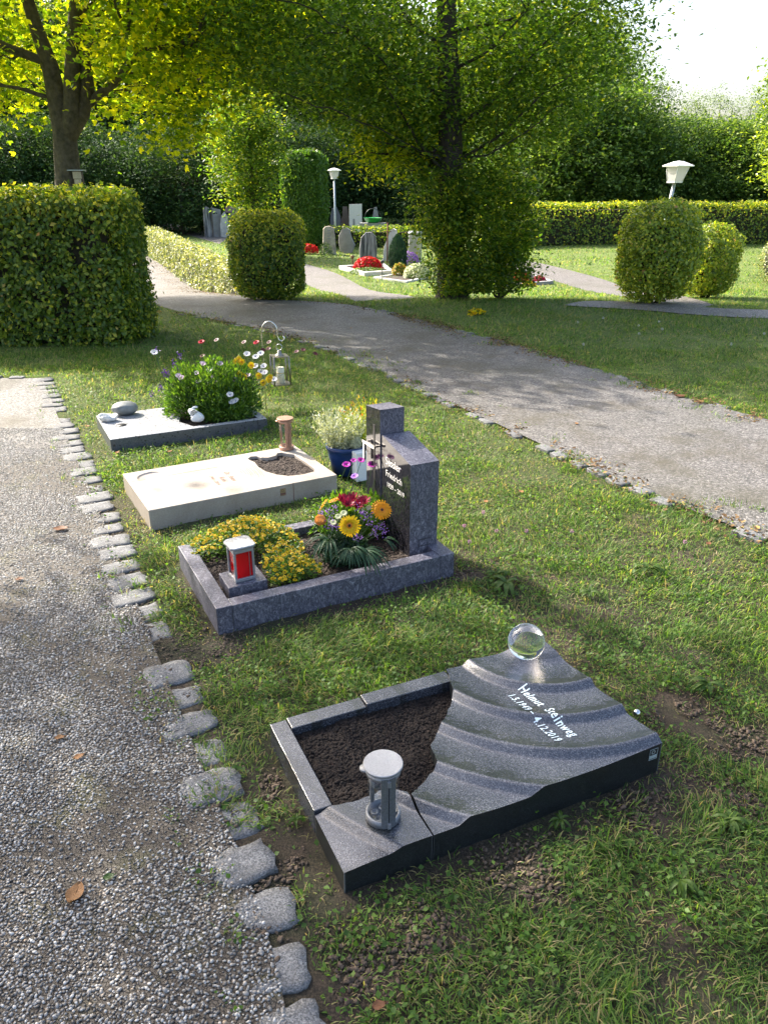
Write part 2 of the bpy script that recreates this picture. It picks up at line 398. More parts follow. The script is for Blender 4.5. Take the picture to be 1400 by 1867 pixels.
# pebbles of the near left path
gx, gy = np.meshgrid(np.arange(-3.0, .2, .0079), np.arange(.85, 5.2, .0079)); gx = gx.ravel()+rng.uniform(-.004, .004, gx.size); gy = gy.ravel()+rng.uniform(-.004, .004, gy.size)
dep = gy*CT+CAM_H*ST
k = inpoly(gx, gy, PG['left']) & (np.abs(gx/dep)*1400 < 760)
dirt = fbm(gx, gy, 2.6, 11, 4); ed = pldist(gx, gy, EDGE)
k &= (rng.random(gx.size) > .06+sst(.5, .75, dirt+.20*np.exp(-ed/.22))*.62)
gx, gy, dirt = gx[k], gy[k], dirt[k]; n = len(gx)
t_ = (1+5**.5)/2
ico = unit(np.array([(-1, t_, 0), (1, t_, 0), (-1, -t_, 0), (1, -t_, 0), (0, -1, t_), (0, 1, t_), (0, -1, -t_), (0, 1, -t_), (t_, 0, -1), (t_, 0, 1), (-t_, 0, -1), (-t_, 0, 1)], float))
icof = np.array([(0, 11, 5), (0, 5, 1), (0, 1, 7), (0, 7, 10), (0, 10, 11), (1, 5, 9), (5, 11, 4), (11, 10, 2), (10, 7, 6), (7, 1, 8), (3, 9, 4), (3, 4, 2), (3, 2, 6), (3, 6, 8), (3, 8, 9), (4, 9, 5), (2, 4, 11), (6, 2, 10), (8, 6, 7), (9, 8, 1)])
def blobs(x, y, z, r, flat=.6, jit=.12):
    n = len(x); an = rng.uniform(0, 2*PI, n); sx = r*rng.uniform(.8, 1.35, n); sy = r*rng.uniform(.65, 1., n); sz = r*flat*rng.uniform(.7, 1.2, n)
    V = ico[None]*(1+rng.uniform(-jit, jit, (n, 12, 1)))
    a = V[..., 0]*sx[:, None]; b = V[..., 1]*sy[:, None]; c = V[..., 2]*sz[:, None]
    ti = rng.uniform(-.4, .4, (n, 1)); c = c+a*ti
    X_ = a*np.cos(an)[:, None]-b*np.sin(an)[:, None]+x[:, None]; Y_ = a*np.sin(an)[:, None]+b*np.cos(an)[:, None]+y[:, None]
    V = np.stack([X_, Y_, c+np.asarray(z).reshape(-1, 1)], -1).reshape(-1, 3)
    return V, (icof[None]+np.arange(n)[:, None, None]*12).reshape(-1, 3)
r = rng.uniform(.0028, .0054, n)*(1+.25*(rng.random(n) > .9)); V, F = blobs(gx, gy, T(gx, gy)+.0045+rng.uniform(-.001, .0015, n), r)
tag(amesh('gravel', V, F, M['pebble'], face=np.repeat(rng.random(n), 20), smooth=True), 'loose rounded grey and white pebbles bedded in the left path', 'gravel', kind='stuff')
# granite setts
def setts(pl, spacing, wid, lng, name, lab, grp, off=0., gaps=.08, zt=.014, jit=.012, dmax=99):
    pl = bylen(pl, int(sum((Vector(b[:2])-Vector(a[:2])).length for a, b in zip(pl, pl[1:]))/spacing)+1)
    for i, (a, b) in enumerate(zip(pl, pl[1:])):
        if rng.random() < gaps: continue
        c = (a+b)/2; t = (b-a).normalized(); nn = Vector((-t.y, t.x)); c = c+nn*(off+rng.uniform(-jit, jit))
        L, W = lng*rng.uniform(.82, 1.05)/2, wid*rng.uniform(.82, 1.12)/2
        base = float(T(c.x, c.y)); h = zt+rng.uniform(-.006, .004); m_ = 5; V = []; F = []
        an = rng.uniform(-.14, .14); cs, sn = math.cos(an), math.sin(an); ph = rng.uniform(0, 50)
        tx, ty = rng.uniform(-.035, .035, 2)
        for j in range(m_+1):
            for i2 in range(m_+1):
                u, v = (i2/m_*2-1), (j/m_*2-1)
                rr = (1-.08*(abs(u)**4*abs(v)**4))*(1+.05*(float(noise(ph*3+u*1.7, ph+v*1.7, 1., 6))-.5)*2); e = max(abs(u), abs(v))
                uu = u*L*rr*(1+.07*math.sin(ph+v*5)); vv = v*W*rr*(1+.07*math.sin(ph*2+u*5))
                z = h-.002*e**8+float(noise(ph+u*2, v*2, 2.2, 5))*.005+uu*tx+vv*ty
                U_, V_ = uu*cs-vv*sn, uu*sn+vv*cs
                q = c+t*U_+nn*V_; V.append((q.x, q.y, base+z))
        for j in range(m_):
            for i2 in range(m_): q = j*(m_+1)+i2; F.append((q, q+1, q+m_+2, q+m_+1))
        ring = [i2 for i2 in range(m_+1)]+[(j+1)*(m_+1)-1 for j in range(1, m_+1)]+[m_*(m_+1)+i2 for i2 in range(m_-1, -1, -1)]+[j*(m_+1) for j in range(m_-1, 0, -1)]
        nb = len(V)
        for q in ring: x, y, z = V[q]; V.append((x, y, base-.05))
        for q in range(len(ring)): r2 = (q+1) % len(ring); F.append((ring[q], nb+q, nb+r2, ring[r2]))
        mb = MB(); mb.add(V, F, 0, True); mb.sm = [len(set(f) & set(range(nb, nb+99))) == 0 for f in F]
        o = mb.build(name, M['sett'], base=(c.x, c.y, base)); l = lab(c, i) if callable(lab) else lab
        tag(o, l, 'paving stone', grp)
def sl_(c, i):
    if c.y < 1.35: return 'rough grey granite sett at the lower frame edge beside the pebble path'
    if c.y < 2.35: return 'rough grey granite sett edging the pebble path beside the black wave slab'
    if c.y < 3.5: return 'rough grey granite sett edging the pebble path beside the blue kerbed grave'
    if c.y < 4.6: return 'rough grey granite sett edging the pebble path beside the beige slab'
    if c.y < 5.6: return 'rough grey granite sett edging the pebble path beside the speckled slab'
    return 'rough grey granite sett near the far end of the pebble path'
EDGE2 = EDGE[1:]
setts(EDGE2, .150, .162, .140, 'granite_sett', sl_, 'granite setts edging the pebble path', 0, .04, .003)
E0 = EDGE[-1]; setts([E0+Vector((-.12, .02)), E0+Vector((-.75, 0))], .16, .08, .14, 'granite_sett', 'grey granite sett laid across the far end of the pebble path', 'granite setts across the path end', 0, 0)
ne = smoothpl(nearE[1:8]); fe = smoothpl(farE[1:6])
setts(ne, .17, .085, .155, 'path_sett', lambda c, i: 'pale sett on the near edge of the curving path, '+('right of the globe' if c.y < 5 else 'right of the headstone' if c.y < 7 else 'behind the flower grave'), 'setts along the near edge of the curving path', .02, .22, .006)
setts(fe, .17, .085, .155, 'path_sett', lambda c, i: 'pale sett on the far edge of the curving path '+('by the right frame edge' if c.y < 7 else 'below the big hornbeam'), 'setts along the far edge of the curving path', -.02, .35, .004)
# ================================================================ GRAVES
class Fr:
    def __init__(s, O, ang): s.O = O; s.a = math.radians(ang); s.c, s.s = math.cos(s.a), math.sin(s.a)
    def __call__(s, u, v, z=0): return Vector((s.O[0]+u*s.c-v*s.s, s.O[1]+u*s.s+v*s.c, z))
    def inv(s, x, y):
        dx, dy = x-s.O[0], y-s.O[1]; return dx*s.c+dy*s.s, -dx*s.s+dy*s.c
    def poly(s, pl): return [tuple(s(u, v)[:2]) for u, v in pl]
M['blk'] = m_granite('black_granite_sides', (.008, .009, .010), (.016, .018, .019), (.04, .045, .045), .28, 500, .0002, .3)
def m_wave():
    m, nt, b, o = nm('satin_black_granite'); v = tc(nt)
    vo = N(nt, 'ShaderNodeTexVoronoi'); vo.inputs['Scale'].default_value = 420; nt.links.new(v, vo.inputs['Vector'])
    sx = N(nt, 'ShaderNodeSeparateColor'); nt.links.new(vo.outputs['Color'], sx.inputs[0])
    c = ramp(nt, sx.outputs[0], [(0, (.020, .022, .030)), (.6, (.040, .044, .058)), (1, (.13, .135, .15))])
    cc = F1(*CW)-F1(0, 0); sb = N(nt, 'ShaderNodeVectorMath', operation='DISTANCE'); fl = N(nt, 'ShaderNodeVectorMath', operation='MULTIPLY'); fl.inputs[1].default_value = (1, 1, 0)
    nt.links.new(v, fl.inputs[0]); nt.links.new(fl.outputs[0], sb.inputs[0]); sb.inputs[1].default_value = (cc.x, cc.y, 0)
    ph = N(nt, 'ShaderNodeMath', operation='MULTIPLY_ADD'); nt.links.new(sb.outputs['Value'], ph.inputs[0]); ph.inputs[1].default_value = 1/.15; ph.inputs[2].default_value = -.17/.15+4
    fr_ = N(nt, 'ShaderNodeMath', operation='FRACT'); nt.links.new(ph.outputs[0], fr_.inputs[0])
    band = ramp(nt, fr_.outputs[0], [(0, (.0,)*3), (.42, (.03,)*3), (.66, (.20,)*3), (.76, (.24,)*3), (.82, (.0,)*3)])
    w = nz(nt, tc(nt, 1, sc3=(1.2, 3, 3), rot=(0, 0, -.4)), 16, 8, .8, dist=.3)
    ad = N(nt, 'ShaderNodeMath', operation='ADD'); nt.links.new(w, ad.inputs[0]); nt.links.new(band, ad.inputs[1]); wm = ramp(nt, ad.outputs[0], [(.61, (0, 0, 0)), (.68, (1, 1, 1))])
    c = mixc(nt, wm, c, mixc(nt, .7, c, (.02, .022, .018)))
    nt.links.new(c, b.inputs['Base Color'])
    rr = N(nt, 'ShaderNodeMapRange'); nt.links.new(wm, rr.inputs[0]); rr.inputs[3].default_value = .27; rr.inputs[4].default_value = .10
    nt.links.new(rr.outputs[0], b.inputs['Roughness']); b.inputs['Specular IOR Level'].default_value = 1.0
    bump(nt, nz(nt, v, 320, 3), b, .0008, .7); return m
M['orion'] = m_granite('blue_grey_granite', (.04, .045, .07), (.11, .115, .15), (.30, .30, .35), .4, 200, .0006, .3)
def m_orion(name, rough, dark=1.):
    m, nt, b, o = nm(name); v = tc(nt, 1, sc3=(1, 1, 1))
    a = nz(nt, tc(nt, 1, sc3=(1, 1, .55), rot=(.5, .4, 0)), 42, 6, .72, dist=2.6); a2 = nz(nt, v, 190, 4, .7, dist=1.)
    c = ramp(nt, a, [(.38, tuple(x*dark for x in (.034, .032, .050))), (.52, tuple(x*dark for x in (.125, .115, .155))), (.64, tuple(x*dark for x in (.45, .43, .48)))])
    c = mixc(nt, .35, c, ramp(nt, a2, [(.4, tuple(x*dark for x in (.03, .034, .055))), (.62, tuple(x*dark for x in (.34, .34, .40)))]))
    nt.links.new(c, b.inputs['Base Color']); b.inputs['Roughness'].default_value = rough
    if rough > .2: bump(nt, a2, b, .0008)
    return m
M['orion'] = m_orion('veined_blue_grey_granite', .42, .76); M['orionp'] = m_orion('polished_dark_granite', .05, .12)
def m_beige():
    m, nt, b, o = nm('beige_limestone'); v = tc(nt)
    c = ramp(nt, nz(nt, v, 4, 7, .65, dist=.8), [(.3, (.27, .22, .18)), (.5, (.37, .32, .275)), (.7, (.46, .41, .36))])
    c = mixc(nt, .35, c, ramp(nt, nz(nt, v, 140, 3), [(.3, (.26, .22, .18)), (.7, (.46, .41, .36))]))
    nt.links.new(c, b.inputs['Base Color']); b.inputs['Roughness'].default_value = .42
    bump(nt, nz(nt, v, 90, 4), b, .0005); return m
M['beige'] = m_beige()
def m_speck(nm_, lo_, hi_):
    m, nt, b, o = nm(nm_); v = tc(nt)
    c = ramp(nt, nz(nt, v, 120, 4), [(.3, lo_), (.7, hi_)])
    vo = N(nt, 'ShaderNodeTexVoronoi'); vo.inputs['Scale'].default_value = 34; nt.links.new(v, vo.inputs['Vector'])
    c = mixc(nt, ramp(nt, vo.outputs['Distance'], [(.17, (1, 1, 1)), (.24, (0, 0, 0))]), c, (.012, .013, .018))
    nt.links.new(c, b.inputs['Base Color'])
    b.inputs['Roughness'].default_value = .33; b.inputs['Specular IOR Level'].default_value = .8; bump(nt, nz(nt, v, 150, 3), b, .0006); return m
M['speck'] = m_speck('speckled_stone_sunlit_top', (.20, .205, .22), (.42, .425, .44)); M['speckd'] = m_speck('speckled_stone_sides', (.04, .045, .06), (.11, .115, .14))  # top paler than the sides: sunlight on the slab put into its colour
M['soil'] = mat('potting_soil', (.016, .009, .006), .95, var=.6, vs=120, bmp=.006)
M['mulch'] = mat('bark_mulch', (.045, .03, .022), .85, var=.6, vs=90, bmp=.004)
M['clod'] = mat('garden_soil', (.10, .072, .05), .95, var=.5, vs=60, bmp=.004)
M['letter'] = mat('pale_lettering', (.72, .84, .88), .45, var=.03)
M['letterg'] = mat('silver_lettering', (.85, .82, .78), .4, var=.05)
M['letterb'] = mat('engraved_brown_letters', (.20, .10, .075), .8, var=.2)
M['alu'] = mat('cast_aluminium', (.40, .41, .44), .32, .85, var=.15, vs=260, bmp=.0015)
M['alud'] = mat('dark_cast_metal', (.22, .23, .25), .4, .7, var=.2, vs=200, bmp=.001)
M['copper'] = mat('weathered_copper', (.42, .25, .18), .45, .55, var=.2, vs=80, bmp=.001)
M['chrome'] = mat('polished_steel', (.72, .71, .68), .12, 1.0, var=.03)
M['glass'] = glass('clear_glass'); M['pane'] = pane('thin_glass', (.93, .95, .96))
M['red'] = mat('red_plastic', (.62, .02, .03), .3, var=.08); M['redl'] = leafmat('red_lantern_pane', [(0, (.60, .015, .02)), (1, (.7, .025, .03))], .5, .25, .5, 1.2, (1, .1, .1))
M['black'] = mat('black_metal', (.015, .015, .017), .4, var=.2)
M['white'] = mat('white_ceramic', (.78, .78, .77), .45, var=.05)
M['wax'] = mat('candle_wax', (.82, .76, .62), .5, var=.04)
M['steel'] = mat('dull_bronze_steel', (.30, .28, .24), .32, .9, var=.1)
M['gold'] = mat('gold_band', (.7, .5, .15), .3, .8)
M['plate'] = mat('plate_line', (.45, .52, .52), .4, .3)
M['brass'] = mat('brass_plate', (.42, .34, .22), .35, .7)
def lettering(s, size, mp, mt, parent, shear=0., bold=0., space=1., name='lettering', align='LEFT', cut=0):
    c = bpy.data.curves.new('txt', 'FONT'); c.body = s; c.size = size; c.shear = shear; c.offset = bold; c.space_character = space; c.resolution_u = 3; c.align_x = align
    o = bpy.data.objects.new('txt', c); COL.objects.link(o); bpy.context.view_layer.update()
    me = bpy.data.meshes.new_from_object(o.evaluated_get(bpy.context.evaluated_depsgraph_get()))
    bpy.data.objects.remove(o); off = ploc(parent)
    if cut:
        import bmesh
        bm = bmesh.new(); bm.from_mesh(me); xs = [v.co.x for v in bm.verts]
        for i in np.arange(min(xs), max(xs), cut): bmesh.ops.bisect_plane(bm, geom=bm.verts[:]+bm.edges[:]+bm.faces[:], plane_co=(i, 0, 0), plane_no=(1, 0, 0))
        bm.to_mesh(me); bm.free()
    for v in me.vertices: v.co = mp(v.co.x, v.co.y)-off
    me.materials.clear(); me.materials.append(mt); me.name = name
    r = bpy.data.objects.new(name, me); link(r, parent); return r
# ---------------- grave 1: black wave slab
F1 = Fr((-.097, 1.365), 25)
CW = (1.0, .62)
M['wave'] = m_wave()
def wz(u, v):
    r = math.hypot(u-CW[0], v-CW[1])
    b = .064+.040*u-.012*v/.6*u*0
    if r < .17: return b-.006+.012*float(sst(.17, .10, r))
    p = ((r-.17)/.15) % 1.
    s = (p/.84)**1.6 if p < .84 else (1-p)/.16
    return b+.018*s*(1 if r < .95 else max(0, 1-(r-.95)/.2))-.006
g1 = thing('urn_grave', 'black granite grave slab carved in concentric waves with a black soil bed', 'grave', F1(0, 0, 0))
def wavepiece(name, inside, ulo, uhi, vlo, vhi, outline, step=.008, root=g1):
    """top surface sampled on polar-ish grid clipped by outline polygon (u,v); walls down to the ground"""
    import bmesh
    bm = bmesh.new()
    vs = [bm.verts.new((u, v, 0)) for u, v in outline]; bm.faces.new(vs)
    rs = [.17+.15*k+d for k in range(7) for d in (0, .03, .06, .09, .12, .135)]
    for i in np.arange(ulo, uhi, .0125):
        bmesh.ops.bisect_plane(bm, geom=bm.verts[:]+bm.edges[:]+bm.faces[:], plane_co=(i, 0, 0), plane_no=(1, 0, 0))
    for j in np.arange(vlo, vhi, .0125):
        bmesh.ops.bisect_plane(bm, geom=bm.verts[:]+bm.edges[:]+bm.faces[:], plane_co=(0, j, 0), plane_no=(0, 1, 0))
    bmesh.ops.triangulate(bm, faces=bm.faces[:])
    bmesh.ops.subdivide_edges(bm, edges=bm.edges[:], cuts=1, use_grid_fill=True)
    bmesh.ops.triangulate(bm, faces=bm.faces[:])
    bd = [e for e in bm.edges if e.is_boundary]
    top = bm.faces[:]
    for f in top: f.material_index = 0; f.smooth = True
    r = bmesh.ops.extrude_edge_only(bm, edges=bd); nv = [g for g in r['geom'] if isinstance(g, bmesh.types.BMVert)]
    nf = [g for g in r['geom'] if isinstance(g, bmesh.types.BMFace)]
    low = set(nv)
    for f in nf: f.material_index = 1
    off = ploc(root)
    for v in bm.verts:
        u, w_ = v.co.x, v.co.y
        z = -.03 if v in low else wz(u, w_)
        v.co = F1(u, w_, z)-off
    bmesh.ops.recalc_face_normals(bm, faces=bm.faces[:])
    # sharp rim
    for e in bd:
        if e.is_valid: e.smooth = False
    me = bpy.data.meshes.new(name); bm.to_mesh(me); bm.free(); me.materials.append(M['wave']); me.materials.append(M['blk'])
    o = bpy.data.objects.new(name, me); link(o, root); return o
def rough_line(a, b, n, amp, seed):
    a = Vector(a); b = Vector(b); t = (b-a); nn = Vector((-t.y, t.x)).normalized(); out = []
    for i in range(n+1):
        k = i/n; q = a.lerp(b, k)+nn*(amp*(float(noise(k*9, seed, 1, seed))-.5)*2 if 0 < i < n else 0); out.append((q.x, q.y))
    return out
brk = [(.640, .60), (.632, .53)]
# broken edge of the big slab: seen-edge points from the photograph mapped on the slab
bl = [F1.inv(*at(px, py, .085)[:2]) for px, py in ((826, 1262), (815, 1302), (785, 1355), (797, 1390), (762, 1432), (750, 1447))]
bp = [(.618, .60)]
full = [(.618, .60)]+bl
pts = [full[0]]
for i in range(len(full)-1):
    seg = rough_line(full[i], full[i+1], 5, .004, 3+i); pts += seg[1:]
sx_ = .245
pts[-1] = (pts[-1][0], pts[-1][1])
big = [(sx_+.002, 0), (1.0, 0), (1.0, .60)]+pts+[]
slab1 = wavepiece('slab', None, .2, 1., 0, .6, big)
ci = [F1.inv(*at(px, py, .07)[:2]) for px, py in ((742, 1450), (690, 1441), (642, 1461), (604, 1468))]
corner = [(0, 0), (sx_-.002, 0)]+[ci[0]]
for i in range(len(ci)-1): corner += rough_line(ci[i], ci[i+1], 4, .004, 20+i)[1:]
corner += [(0.0, ci[-1][1]-.005)]
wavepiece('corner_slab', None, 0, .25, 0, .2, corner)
cv = ci[-1][1]+.002
def bar(name, pl, z, root, mt, bev=.002):
    mb = MB(); mb.prism(pl, -.03, z); return mb.build(name, mt, root, bevel=bev)
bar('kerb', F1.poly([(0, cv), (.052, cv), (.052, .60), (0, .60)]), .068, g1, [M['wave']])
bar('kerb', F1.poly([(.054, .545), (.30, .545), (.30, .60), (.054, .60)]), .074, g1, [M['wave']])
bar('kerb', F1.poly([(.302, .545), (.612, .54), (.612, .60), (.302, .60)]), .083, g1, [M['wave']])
def soilbed(name, fr, pl, z, root, mt, amp=.012, rad=.006, n=2600, flat=.8):
    pl = [Vector(p) for p in pl]; us = [p.x for p in pl]; vs = [p.y for p in pl]
    gu, gv = np.meshgrid(np.arange(min(us), max(us), .01), np.arange(min(vs), max(vs), .01))
    xs = fr.O[0]+gu*fr.c-gv*fr.s; ys = fr.O[1]+gu*fr.s+gv*fr.c
    zz = z+amp*(fbm(gu, gv, 14, 2, 3)-.5)*2; V = np.stack([xs, ys, zz], -1).reshape(-1, 3)
    a, b = gu.shape; i = (np.arange(a-1)[:, None]*b+np.arange(b-1)).ravel(); Fq = np.stack([i, i+1, i+1+b, i+b], 1)
    cu = gu.ravel()[i]+.005; cvv = gv.ravel()[i]+.005; ok = inpoly(cu, cvv, pl); Fq = Fq[ok]
    F_t = np.concatenate([Fq[:, [0, 1, 2]], Fq[:, [0, 2, 3]]])
    u = rng.uniform(min(us), max(us), n); v = rng.uniform(min(vs), max(vs), n); ok = inpoly(u, v, pl); u, v = u[ok], v[ok]
    bx = fr.O[0]+u*fr.c-v*fr.s; by = fr.O[1]+u*fr.s+v*fr.c
    Vb, Fb = blobs(bx, by, z+amp*(fbm(u, v, 14, 2, 3)-.5)*2+.001, rad*rng.uniform(.4, 1.2, len(u)), flat, .3)
    return amesh(name, np.concatenate([V, Vb]), np.concatenate([F_t, Fb+len(V)]), mt, root)
ip = [(.045, .55)]+[(.62, .55)]+[(p[0]+.01, p[1]) for p in bl]+[(p[0], p[1]-.02) for p in ci]+[(.045, cv)]
soilbed('soil', F1, ip, .043, g1, M['soil'], .010, .006, 9000)
# inscription, running along the slab towards the camera
A_ = F1.inv(*at(944, 1247, .112)[:2]); B_ = F1.inv(*at(1042, 1336, .112)[:2])
A2 = F1.inv(*at(925, 1258, .112)[:2]); B2 = F1.inv(*at(1012, 1344, .112)[:2])
def onslab(a, b, wid):
    a = Vector(a); t = (Vector(b)-a); L = t.length; t.normalize(); nn = Vector((-t.y, t.x)); k = L/wid
    return lambda x, y: (lambda q: F1(q.x, q.y, wz(q.x, q.y)+.0022))(a+t*x*k+nn*y*k*1.42)
def twidth(s, size, shear, bold, space):
    c = bpy.data.curves.new('t', 'FONT'); c.body = s; c.size = size; c.shear = shear; c.offset = bold; c.space_character = space
    o = bpy.data.objects.new('t', c); COL.objects.link(o); bpy.context.view_layer.update(); d = o.dimensions.x; bpy.data.objects.remove(o); return d
for s, a, b in (('Helmut  Steinweg', A_, B_), ('1.5.1949 – 4.12.2019', A2, B2)):
    wd = twidth(s, .03, .12, .0004, 1.16)
    lettering(s, .03, onslab(a, b, wd), M['letter'], slab1, .12, .0004, 1.16, cut=.005)
def plateon(fr, u, z0, w_, h_, root, m1, m2, v=-.0015):
    mb = MB()
    mb.box((u, v, z0), (u+w_, 0.001, z0+h_), (fr.O[0], fr.O[1], 0), fr.a, 0)
    t = .0012; e = v-.0008
    for (a, b, c, d) in ((0, 0, w_, t), (0, h_-t, w_, h_), (0, t, t, h_-t), (w_-t, t, w_, h_-t), (t, h_*.12, w_-t, h_*.40)):
        mb.box((u+a, e, z0+b), (u+c, v, z0+d), (fr.O[0], fr.O[1], 0), fr.a, 1)
    # small ring emblem
    for k in range(10):
        a0, a1 = 2*PI*k/10, 2*PI*(k+1)/10; cx, cz = u+w_*.45, z0+h_*.70; R0, R1 = h_*.12, h_*.19
        q = [(cx+R0*math.cos(a0), cz+R0*math.sin(a0)), (cx+R1*math.cos(a0), cz+R1*math.sin(a0)), (cx+R1*math.cos(a1), cz+R1*math.sin(a1)), (cx+R0*math.cos(a1), cz+R0*math.sin(a1))]
        mb.add([fr(x, e, z) for x, z in q], [(0, 1, 2, 3)], 1)
    return mb.build('maker_plate', [m1, m2], root)
plateon(F1, .955, .050, .030, .038, slab1, M['black'], M['plate'])
# glass globe
gp = F1.inv(*at(957, 1194, .108)[:2])
gc = F1(gp[0], gp[1], wz(*gp)+.0635)
mb = MB(); R = .0625; mb.lathe([(max(1e-6, R*math.sin(PI*k/40)), -R*math.cos(PI*k/40)) for k in range(41)], gc, 64)
tag(mb.build('glass_globe', M['glass'], base=gc), 'clear glass ball standing on the high corner of the black wave slab', 'glass ball')
# round lantern builder
def round_lantern(fr, u, v, z, R, Hh, mm, md, label, rot):
    O = fr(u, v, z); t = thing('grave_lantern', label, 'grave lantern', O, None)
    a = rot
    mb = MB(); mb.lathe([(R*.97, 0), (R*1.02, .002), (R*1.0, .022), (R*.86, .022), (R*.86, .006), (0, .006)], O, 40)
    for k in range(5):
        q = a+.4+2*PI*k/5; mb.lathe([(.010, .006), (.012, .012), (.007, .014), (.007, .008)], (O.x+R*.5*math.cos(q), O.y+R*.5*math.sin(q), O.z), 10)
    mb.build('base', md, t)
    MB().lathe([(R*.9, .014), (R*.9, Hh-.018)], O, 40).build('glass_cylinder', M['pane'], t)
    mb = MB()
    for da in (-.22, .22):
        q = a+da; c, s = math.cos(q), math.sin(q); p = Vector((O.x+R*.95*c, O.y+R*.95*s, O.z))
        mb.box((-.004, -.009, .004), (.004, .009, Hh-.014), p, q)
    df = mb.build('door_frame', md, t)
    mb = MB()
    for q in (a+PI-.45, a+PI+.45):
        c, s = math.cos(q), math.sin(q); mb.box((-.003, -.006, .01), (.003, .006, Hh-.014), (O.x+R*.95*c, O.y+R*.95*s, O.z), q)
    mb.build('post', md, t)
    mb = MB(); mb.lathe([(R*.93, Hh-.026), (R*1.0, Hh-.026), (R*1.02, Hh-.012), (R*.9, Hh-.012)], O, 40)
    q = a-1.9; mb.lathe([(.0, Hh-.02), (.014, Hh-.02), (.014, Hh-.014), (0, Hh-.014)], (O.x+R*1.02*math.cos(q), O.y+R*1.02*math.sin(q), O.z), 16); mb.build('collar', mm, t)
    mb = MB(); mb.lathe([(R*1.08, Hh-.009), (R*1.13, Hh-.006), (R*1.13, Hh-.001), (R*1.10, Hh+.001)], O, 44); mb.sm = [False]*len(mb.sm); mb.build('lid', mm, t, bevel=.001)
    for zz in (.006, Hh-.036):
        MB().box((-.004, -.004, zz), (.006, .004, zz+.016), (O.x+R*1.03*math.cos(a), O.y+R*1.03*math.sin(a), O.z), a).build('hinge', mm, df)
    return t
lp = F1.inv(*at(700, 1492, .07)[:2])
round_lantern(F1, lp[0], lp[1]+.005, wz(*lp)+.002, .045, .178, M['alu'], M['alud'], 'round silver lantern with glass tube on the front corner of the black slab', -1.25)
# silver ball on a stake
p = at(1160, 1300, .03); mb = MB(); mb.lathe([(max(1e-6, .013*math.sin(PI*k/16)), -.013*math.cos(PI*k/16)) for k in range(17)], p, 20)
tag(mb.build('garden_ball', M['chrome'], base=p), 'small shiny silver ball in the torn soil beside the black wave slab', 'ball')
# ---------------- grave 2: blue-grey kerb with headstone
F2 = Fr((-.640, 2.545), 27); LU, LV, KH, KW = 1.065, .62, .10, .062
g2 = thing('kerbed_grave', 'blue grey granite kerb frame filled with soil, yellow flowers and a bouquet', 'grave', F2(0, 0, 0))
bar('kerb', F2.poly([(0, 0), (KW, 0), (KW, LV), (0, LV)]), KH, g2, M['orion'])
bar('kerb', F2.poly([(KW+.001, 0), (LU-.072, 0), (LU-.072, KW), (KW+.001, KW)]), KH-.001, g2, M['orion'])
bar('kerb', F2.poly([(KW+.001, LV-KW), (LU-.072, LV-KW), (LU-.072, LV), (KW+.001, LV)]), KH-.001, g2, M['orion'])
bar('kerb', F2.poly([(LU-.071, 0), (LU, 0), (LU, LV), (LU-.071, LV)]), KH, g2, M['orion'])
bar('plinth', F2.poly([(.085, .115), (.245, .115), (.245, .26), (.085, .26)]), .112, g2, M['orion'])
soilbed('soil', F2, [(KW-.01, KW-.01), (LU-.065, KW-.01), (LU-.065, LV-KW+.01), (KW-.01, LV-KW+.01)], .060, g2, M['mulch'], .010, .008, 4200, .35)
hs = thing('headstone', 'two part blue grey headstone with polished black face reading Sessler', 'headstone', F2(.97, .30, .05))
def slope_block(fr, u0, u1, v0, v1, zb, zf, zr, root, name, mats):
    # top slopes from zf (v0) to zr (v1); the face at u0 is polished
    V = [fr(u0, v0, zb), fr(u1, v0, zb), fr(u1, v1, zb), fr(u0, v1, zb), fr(u0, v0, zf), fr(u1, v0, zf), fr(u1, v1, zr), fr(u0, v1, zr)]
    mb = MB(); mb.add(V, [(3, 2, 1, 0), (4, 5, 6, 7), (0, 1, 5, 4), (1, 2, 6, 5), (2, 3, 7, 6)], 0); mb.add([V[3], V[0], V[4], V[7]], [(0, 1, 2, 3)], 1)
    return mb.build(name, mats, root, bevel=0)
u0, u1, v0, v1 = .905, 1.045, .118, .385
pil = slope_block(F2, u0, u1, v0, v1, .05, .495, .555, hs, 'pillar', [M['orion'], M['orionp']])
ste = slope_block(F2, u0-.004, u1-.022, v1+.012, v1+.155, .05, .668, .655, hs, 'stele', [M['orion'], M['orionp']])
mb = MB(); mb.box((u0+.01, v1, .05), (u1-.03, v1+.0125, .552), (F2.O[0], F2.O[1], 0), F2.a, 0); mb.build('joint', M['black'], hs)
mb = MB(); mb.box((u0-.0055, v1+.062, .24), (u0-.0035, v1+.082, .585), (F2.O[0], F2.O[1], 0), F2.a, 0); mb.build('slot', M['black'], ste)
mb = MB(); mb.box((u0-.03, v1+.025, .485), (u0-.02, v1+.145, .497), (F2.O[0], F2.O[1], 0), F2.a, 0)
mb.box((u0-.02, v1+.125, .487), (u0-.003, v1+.135, .495), (F2.O[0], F2.O[1], 0), F2.a, 0)
mb.box((u0-.028, v1+.13, .40), (u0-.020, v1+.142, .484), (F2.O[0], F2.O[1], 0), F2.a, 0)
mb.box((u0-.02, v1+.035, .487), (u0-.003, v1+.045, .495), (F2.O[0], F2.O[1], 0), F2.a, 0); mb.build('cross_bar', M['chrome'], ste)
def onface(vl, z): return lambda x, y: F2(u0-.0015, vl-x, z+y)
lettering('Sessler', .052, onface(v1-.036, .432), M['letterg'], pil, 0, .0002, 1.0)
lettering('Friedrich', .043, onface(v1-.038, .376), M['letterg'], pil, 0, 0, 1.0)
lettering('1929 – 2019', .033, onface(v1-.048, .327), M['letterg'], pil, 0, 0, 1.0)
mb = MB()
